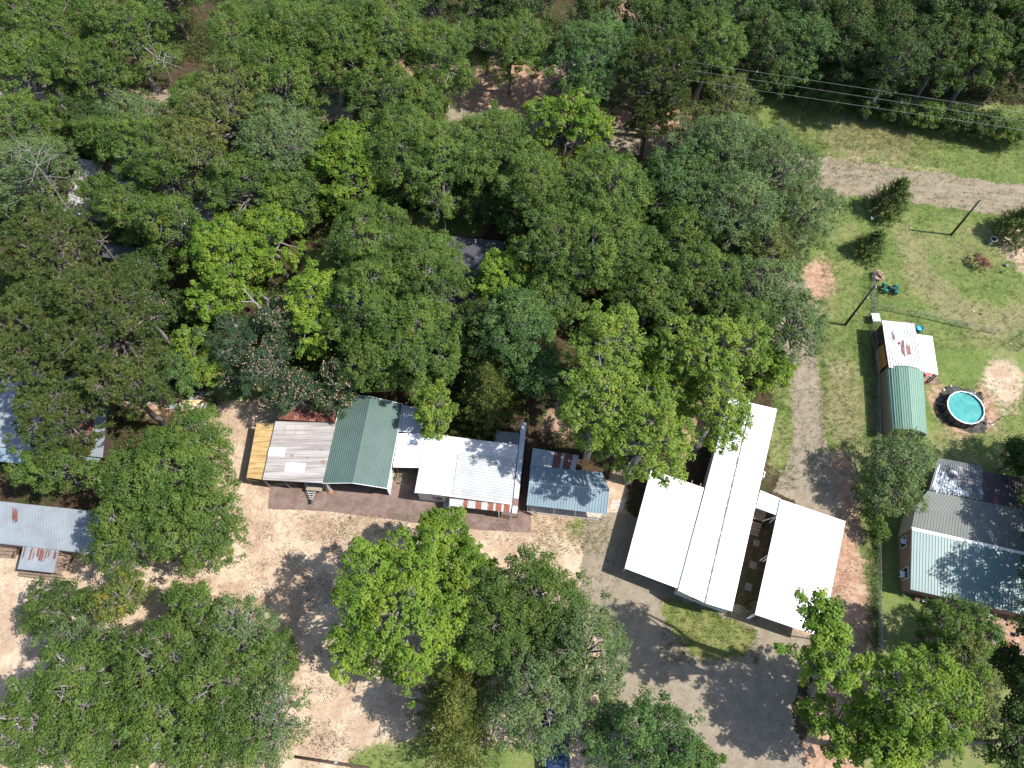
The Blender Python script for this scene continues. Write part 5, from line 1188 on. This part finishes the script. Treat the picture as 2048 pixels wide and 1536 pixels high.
tree('bright', 1655, 1245, 34, 52, 21, zc=17, lean=(5.5,-3), label='slender upper bough of sweetgum over the right carport', group='trees at the lower right', extra=((1600,1190,10),(1612,1215,13),(1640,1190,12)))
tree('bright', 1665, 1330, 66, 46, 19, zc=15, lean=(3.5,-1), dens=.75, sparse=.8, label='open crowned sweetgum with side boughs over the red dirt track', group='trees at the lower right', extra=((1585,1308,16),(1560,1300,10)))
tree('lime', 380, 690, 38, 36, 9, 'light yellow green sapling left of the mimosas, upper one', 'pale saplings')
tree('lime', 412, 738, 32, 26, 8, 'light yellow green sapling left of the mimosas, lower one', 'pale saplings')
G = 'mimosas'
tree('mimosa', 292, 628, 40, 42, 11, 'flowering mimosa with cream blossoms beside the large pine', G)
tree('mimosa', 575, 645, 68, 62, 11, 'flowering mimosa behind the dead forked trunk', G)
tree('mimosa', 470, 685, 66, 54, 10, 'dark feathery tree without flowers left of the dead trunk', G, dens=.99)
tree('mimosa', 535, 738, 56, 54, 11, 'flowering mimosa just below the dead forked trunk', G)
tree('mimosa', 480, 760, 34, 28, 7, 'small mimosa with orange tinged blossoms right of the lower sapling', G)
tree('mimosa', 592, 788, 62, 46, 9, 'flowering mimosa hanging over the rusty red roof', G)
tree('mimosa', 668, 795, 40, 38, 8, 'flowering mimosa beside the top of the green roof', G)
tree('mimosa', 690, 756, 54, 40, 10, 'flowering mimosa in shade behind the green roof', G)
tree('dark', 380, 620, 46, 36, 6, 'dark shaded bush in the hollow right of the large pine', G)
tree('teal', 350, 740, 60, 44, 8, 'dark bluish tree between the pines and the pale saplings', G)
tree('yardcedar', 1790, 392, 34, 42, 6.2, 'lone cedar at the edge of the dirt road', 'small yard cedars', shape='cone')
tree('yardcedar', 1748, 486, 28, 32, 4.4, 'rounder cedar in the lawn below the roadside cedar', 'small yard cedars', shape='cone')
tree('yardcedar', 2044, 445, 34, 42, 5.6, 'cedar cut by the right edge beside the bird bath', 'small yard cedars', shape='cone')
tree('dark', 2190, 1010, 110, 110, 13, 'large tree beyond the right edge shading the teal roof', 'trees at the lower right')
tree('dark', 2170, 900, 80, 60, 12, 'tree beyond the right edge shading the maroon roof', 'trees at the lower right')
tree('dark', 2140, 1130, 80, 80, 13, 'tree beyond the right edge behind the brick house', 'trees at the lower right')
tree('dark', 2150, 1300, 90, 90, 14, 'tree beyond the right edge below the brick house', 'trees at the lower right')
tree('dark', 2145, 1430, 95, 90, 15, 'tree beyond the lower right corner', 'trees at the lower right')
tree('red', 1963, 527, 17, 17, 1.4, 'round red leaved shrub in the lawn with a dark shadow beside it', name='shrub')
# standing dead trees
def dead(base, h, dirs, label, r=.3, name='dead_tree'):
    rng = np.random.default_rng(int(base[0])); b = at(*base, 0); o = empty(name, tuple(b), label, 'dead tree'); S = []
    for pts in dirs:
        for (p, q, r0, r1) in pts: limb(S, p, q, r0, r1, rng, 4, .07)
    V = segs_mesh(S); quads_object('trunk', V, np.zeros(len(V)//4), M['bark'], o); return o
def rel(base, u, v, z): p = at(u, v, z)-at(*base, 0); return (p.x, p.y, z)
B = (566, 690)
f1 = rel(B,532,625,6.5); dead(B, 9, [[((0,0,0),f1,.42,.28),(f1,rel(B,508,604,8.2),.22,.15),(rel(B,508,604,8.2),rel(B,487,577,9.6),.15,.07),(rel(B,508,604,8.2),rel(B,482,603,8.8),.12,.05),
   (f1,rel(B,537,600,8.2),.22,.12),(rel(B,537,600,8.2),rel(B,522,588,9),.12,.05),(rel(B,537,600,8.2),rel(B,543,592,8.8),.08,.04),(rel(B,548,655,4),rel(B,562,620,5.5),.12,.04)]], 'dead broken trunk with pale forked limbs standing among the mimosas')
def deadtop(u, v, h, R, label, seed):
    rng = np.random.default_rng(seed); p0 = at(u, v, h); o = empty('dead_tree', (p0.x, p0.y, 0), label, 'dead tree'); S = []
    limb(S, (0,0,0), (0,0,h), .12, .05, rng, 4, .03)
    for i in range(9):
        d = unit(rng.normal(size=3)+[0,0,.2]); q = np.array([0,0,h])+d*R; limb(S, (0,0,h-.2), q, .04, .018, rng, 3, .15)
        for j in range(3): limb(S, np.array([0,0,h])+d*R*.6, q+rng.normal(size=3)*R*.35, .03, .01, rng, 2, .1)
    V = segs_mesh(S); quads_object('trunk', V, np.zeros(len(V)//4), M['bark'], o)
deadtop(325, 122, 12, 2.2, 'bare dead treetop in front of the dark gap at the top left', 5)
deadtop(195, 478, 9, 1.3, 'bare dead treetop below the rusty roofed house', 6)
deadtop(283, 712, 10, 1.5, 'thin bare dead treetop at the edge of the pine crowns', 7)
deadtop(72, 330, 14, 2.8, 'pale bare dead treetop within the greyish trees at the left edge', 8)
deadtop(884, 408, 8, 1.8, 'bare hanging dead branches above the shingled house', 9)

# undergrowth on the shaded woodland floor, weeds on the verge and along fences
def scatter(name, mat, n, region, seed, zmax, size, dens_noise=.0, r=.35, leaves=10, kind='stuff', up=.7):
    rng = np.random.default_rng(seed); pts = []
    for (u0,v0,u1,v1,share) in region:
        k_ = int(n*share); U = rng.uniform(u0,u1,k_); Vv = rng.uniform(v0,v1,k_)
        pts += [at(a, b, 0) for a, b in zip(U, Vv)]
    Pp = np.array([tuple(p) for p in pts])
    ok = np.ones(len(Pp), bool)
    for z in ('sand','grass','clay'):
        if name in ('undergrowth','understory'):
            for poly in ZONES[z]: ok &= ~inpoly(P(poly), Pp[:,0], Pp[:,1])
    if name in ('undergrowth','understory'):
        for poly in KEEP: ok &= ~inpoly(P(poly), Pp[:,0], Pp[:,1])
        ok &= (np.sin(Pp[:,0]*.45+np.sin(Pp[:,1]*.3)*2)+np.sin(Pp[:,1]*.5+Pp[:,0]*.2)) > (-.5 if zmax < 2 else .1)
    if name == 'leaf_litter': ok &= np.array([mnoise.noise(Vector((a*.35,b*.35,0)))+.5*mnoise.noise(Vector((a*1.1,b*1.1,5))) for a,b,_ in Pp]) > .12
    Pp = Pp[ok]; k_ = np.repeat(np.arange(len(Pp)), leaves); hh = rng.uniform(.3,1,len(Pp))*zmax
    off = rng.normal(size=(len(k_),3))*[r,r,.3]; pos = Pp[k_]+off; pos[:,2] = np.abs(off[:,2])*.4+hh[k_]*rng.uniform(.3,1,len(k_))+.02
    V = leaf_quads(pos, unit(rng.normal(size=pos.shape)*.5+[0,0,up]), size, rng, .6)
    o = quads_object(name, V, rng.uniform(size=len(pos)), mat); tag(o, kind=kind); return o
KEEP = [[(640,170),(1420,220),(1420,350),(640,260)],[(-200,150),(500,170),(500,245),(-200,230)],[(1540,560),(1700,560),(1700,1060),(1540,1010)],[(1040,860),(1100,860),(1080,1030),(1030,1030)],
        [(1900,-200),(2300,-200),(2300,-100)],[(1165,1000),(1700,1000),(1700,1700),(1150,1700)],[(830,450),(1010,450),(1000,620),(830,620)]]
scatter('undergrowth', LEAF['dark'], 30000, [(-50,-60,2100,330,.5),(-50,330,1640,800,.4),(-50,800,1450,960,.1)], 3, .9, .26, r=.45, leaves=9)
scatter('understory', LEAF['under'], 24000, [(-50,-60,2100,300,.55),(-50,300,1600,760,.45)], 13, 3.2, .25, r=.6, leaves=16)
scatter('edge_tufts', LEAF['under'], 1500, [(1545,640,1660,980,.5),(1160,1040,1240,1500,.15),(1320,1180,1520,1330,.35)], 14, .1, .1, r=.12, leaves=7)
scatter('verge_weeds', LEAF['olive'], 2600, [(1540,225,2060,300,.8),(1540,300,1640,310,.05),(1700,268,2060,330,.15)], 4, .22, .13, r=.16, leaves=8)
scatter('fence_weeds', LEAF['oak'], 700, [(1744,880,1762,1290,.7),(1742,560,1756,740,.3)], 5, .45, .13, r=.14, leaves=8)

scatter('lawn_tufts', LEAF['under'], 9000, [(1640,380,2060,700,.40),(1640,700,1760,900,.08),(1870,760,2060,940,.08),(1545,215,2060,372,.30),(1330,1190,1515,1325,.04),(1730,1000,1760,1300,.04),(1540,760,1590,980,.03),(700,1495,1000,1540,.03)], 21, .07, .10, r=.13, leaves=7, up=1.2)
scatter('dry_grass', LEAF['dry'], 5000, [(1640,380,2060,700,.30),(1640,640,1760,900,.12),(1545,215,2060,372,.28),(600,1030,840,1080,.05),(1070,1035,1220,1110,.08),(1330,1190,1515,1325,.07),(250,1120,650,1536,.10)], 22, .07, .10, r=.14, leaves=6, up=1.2)
scatter('leaf_litter', M['litter'], 12000, [(250,1020,700,1536,.4),(640,1030,1180,1200,.25),(520,1050,700,1500,.2),(400,790,540,960,.05),(1640,1030,1740,1300,.1)], 23, .012, .10, r=.3, leaves=3, up=2.5)

scatter('floating_leaves', M['litter'], 26, [(1912,798,1952,832,1)], 31, .0, .09, r=.1, leaves=2, up=3)
for v_ in bpy.data.objects['floating_leaves'].data.vertices: v_.co.z = 1.04
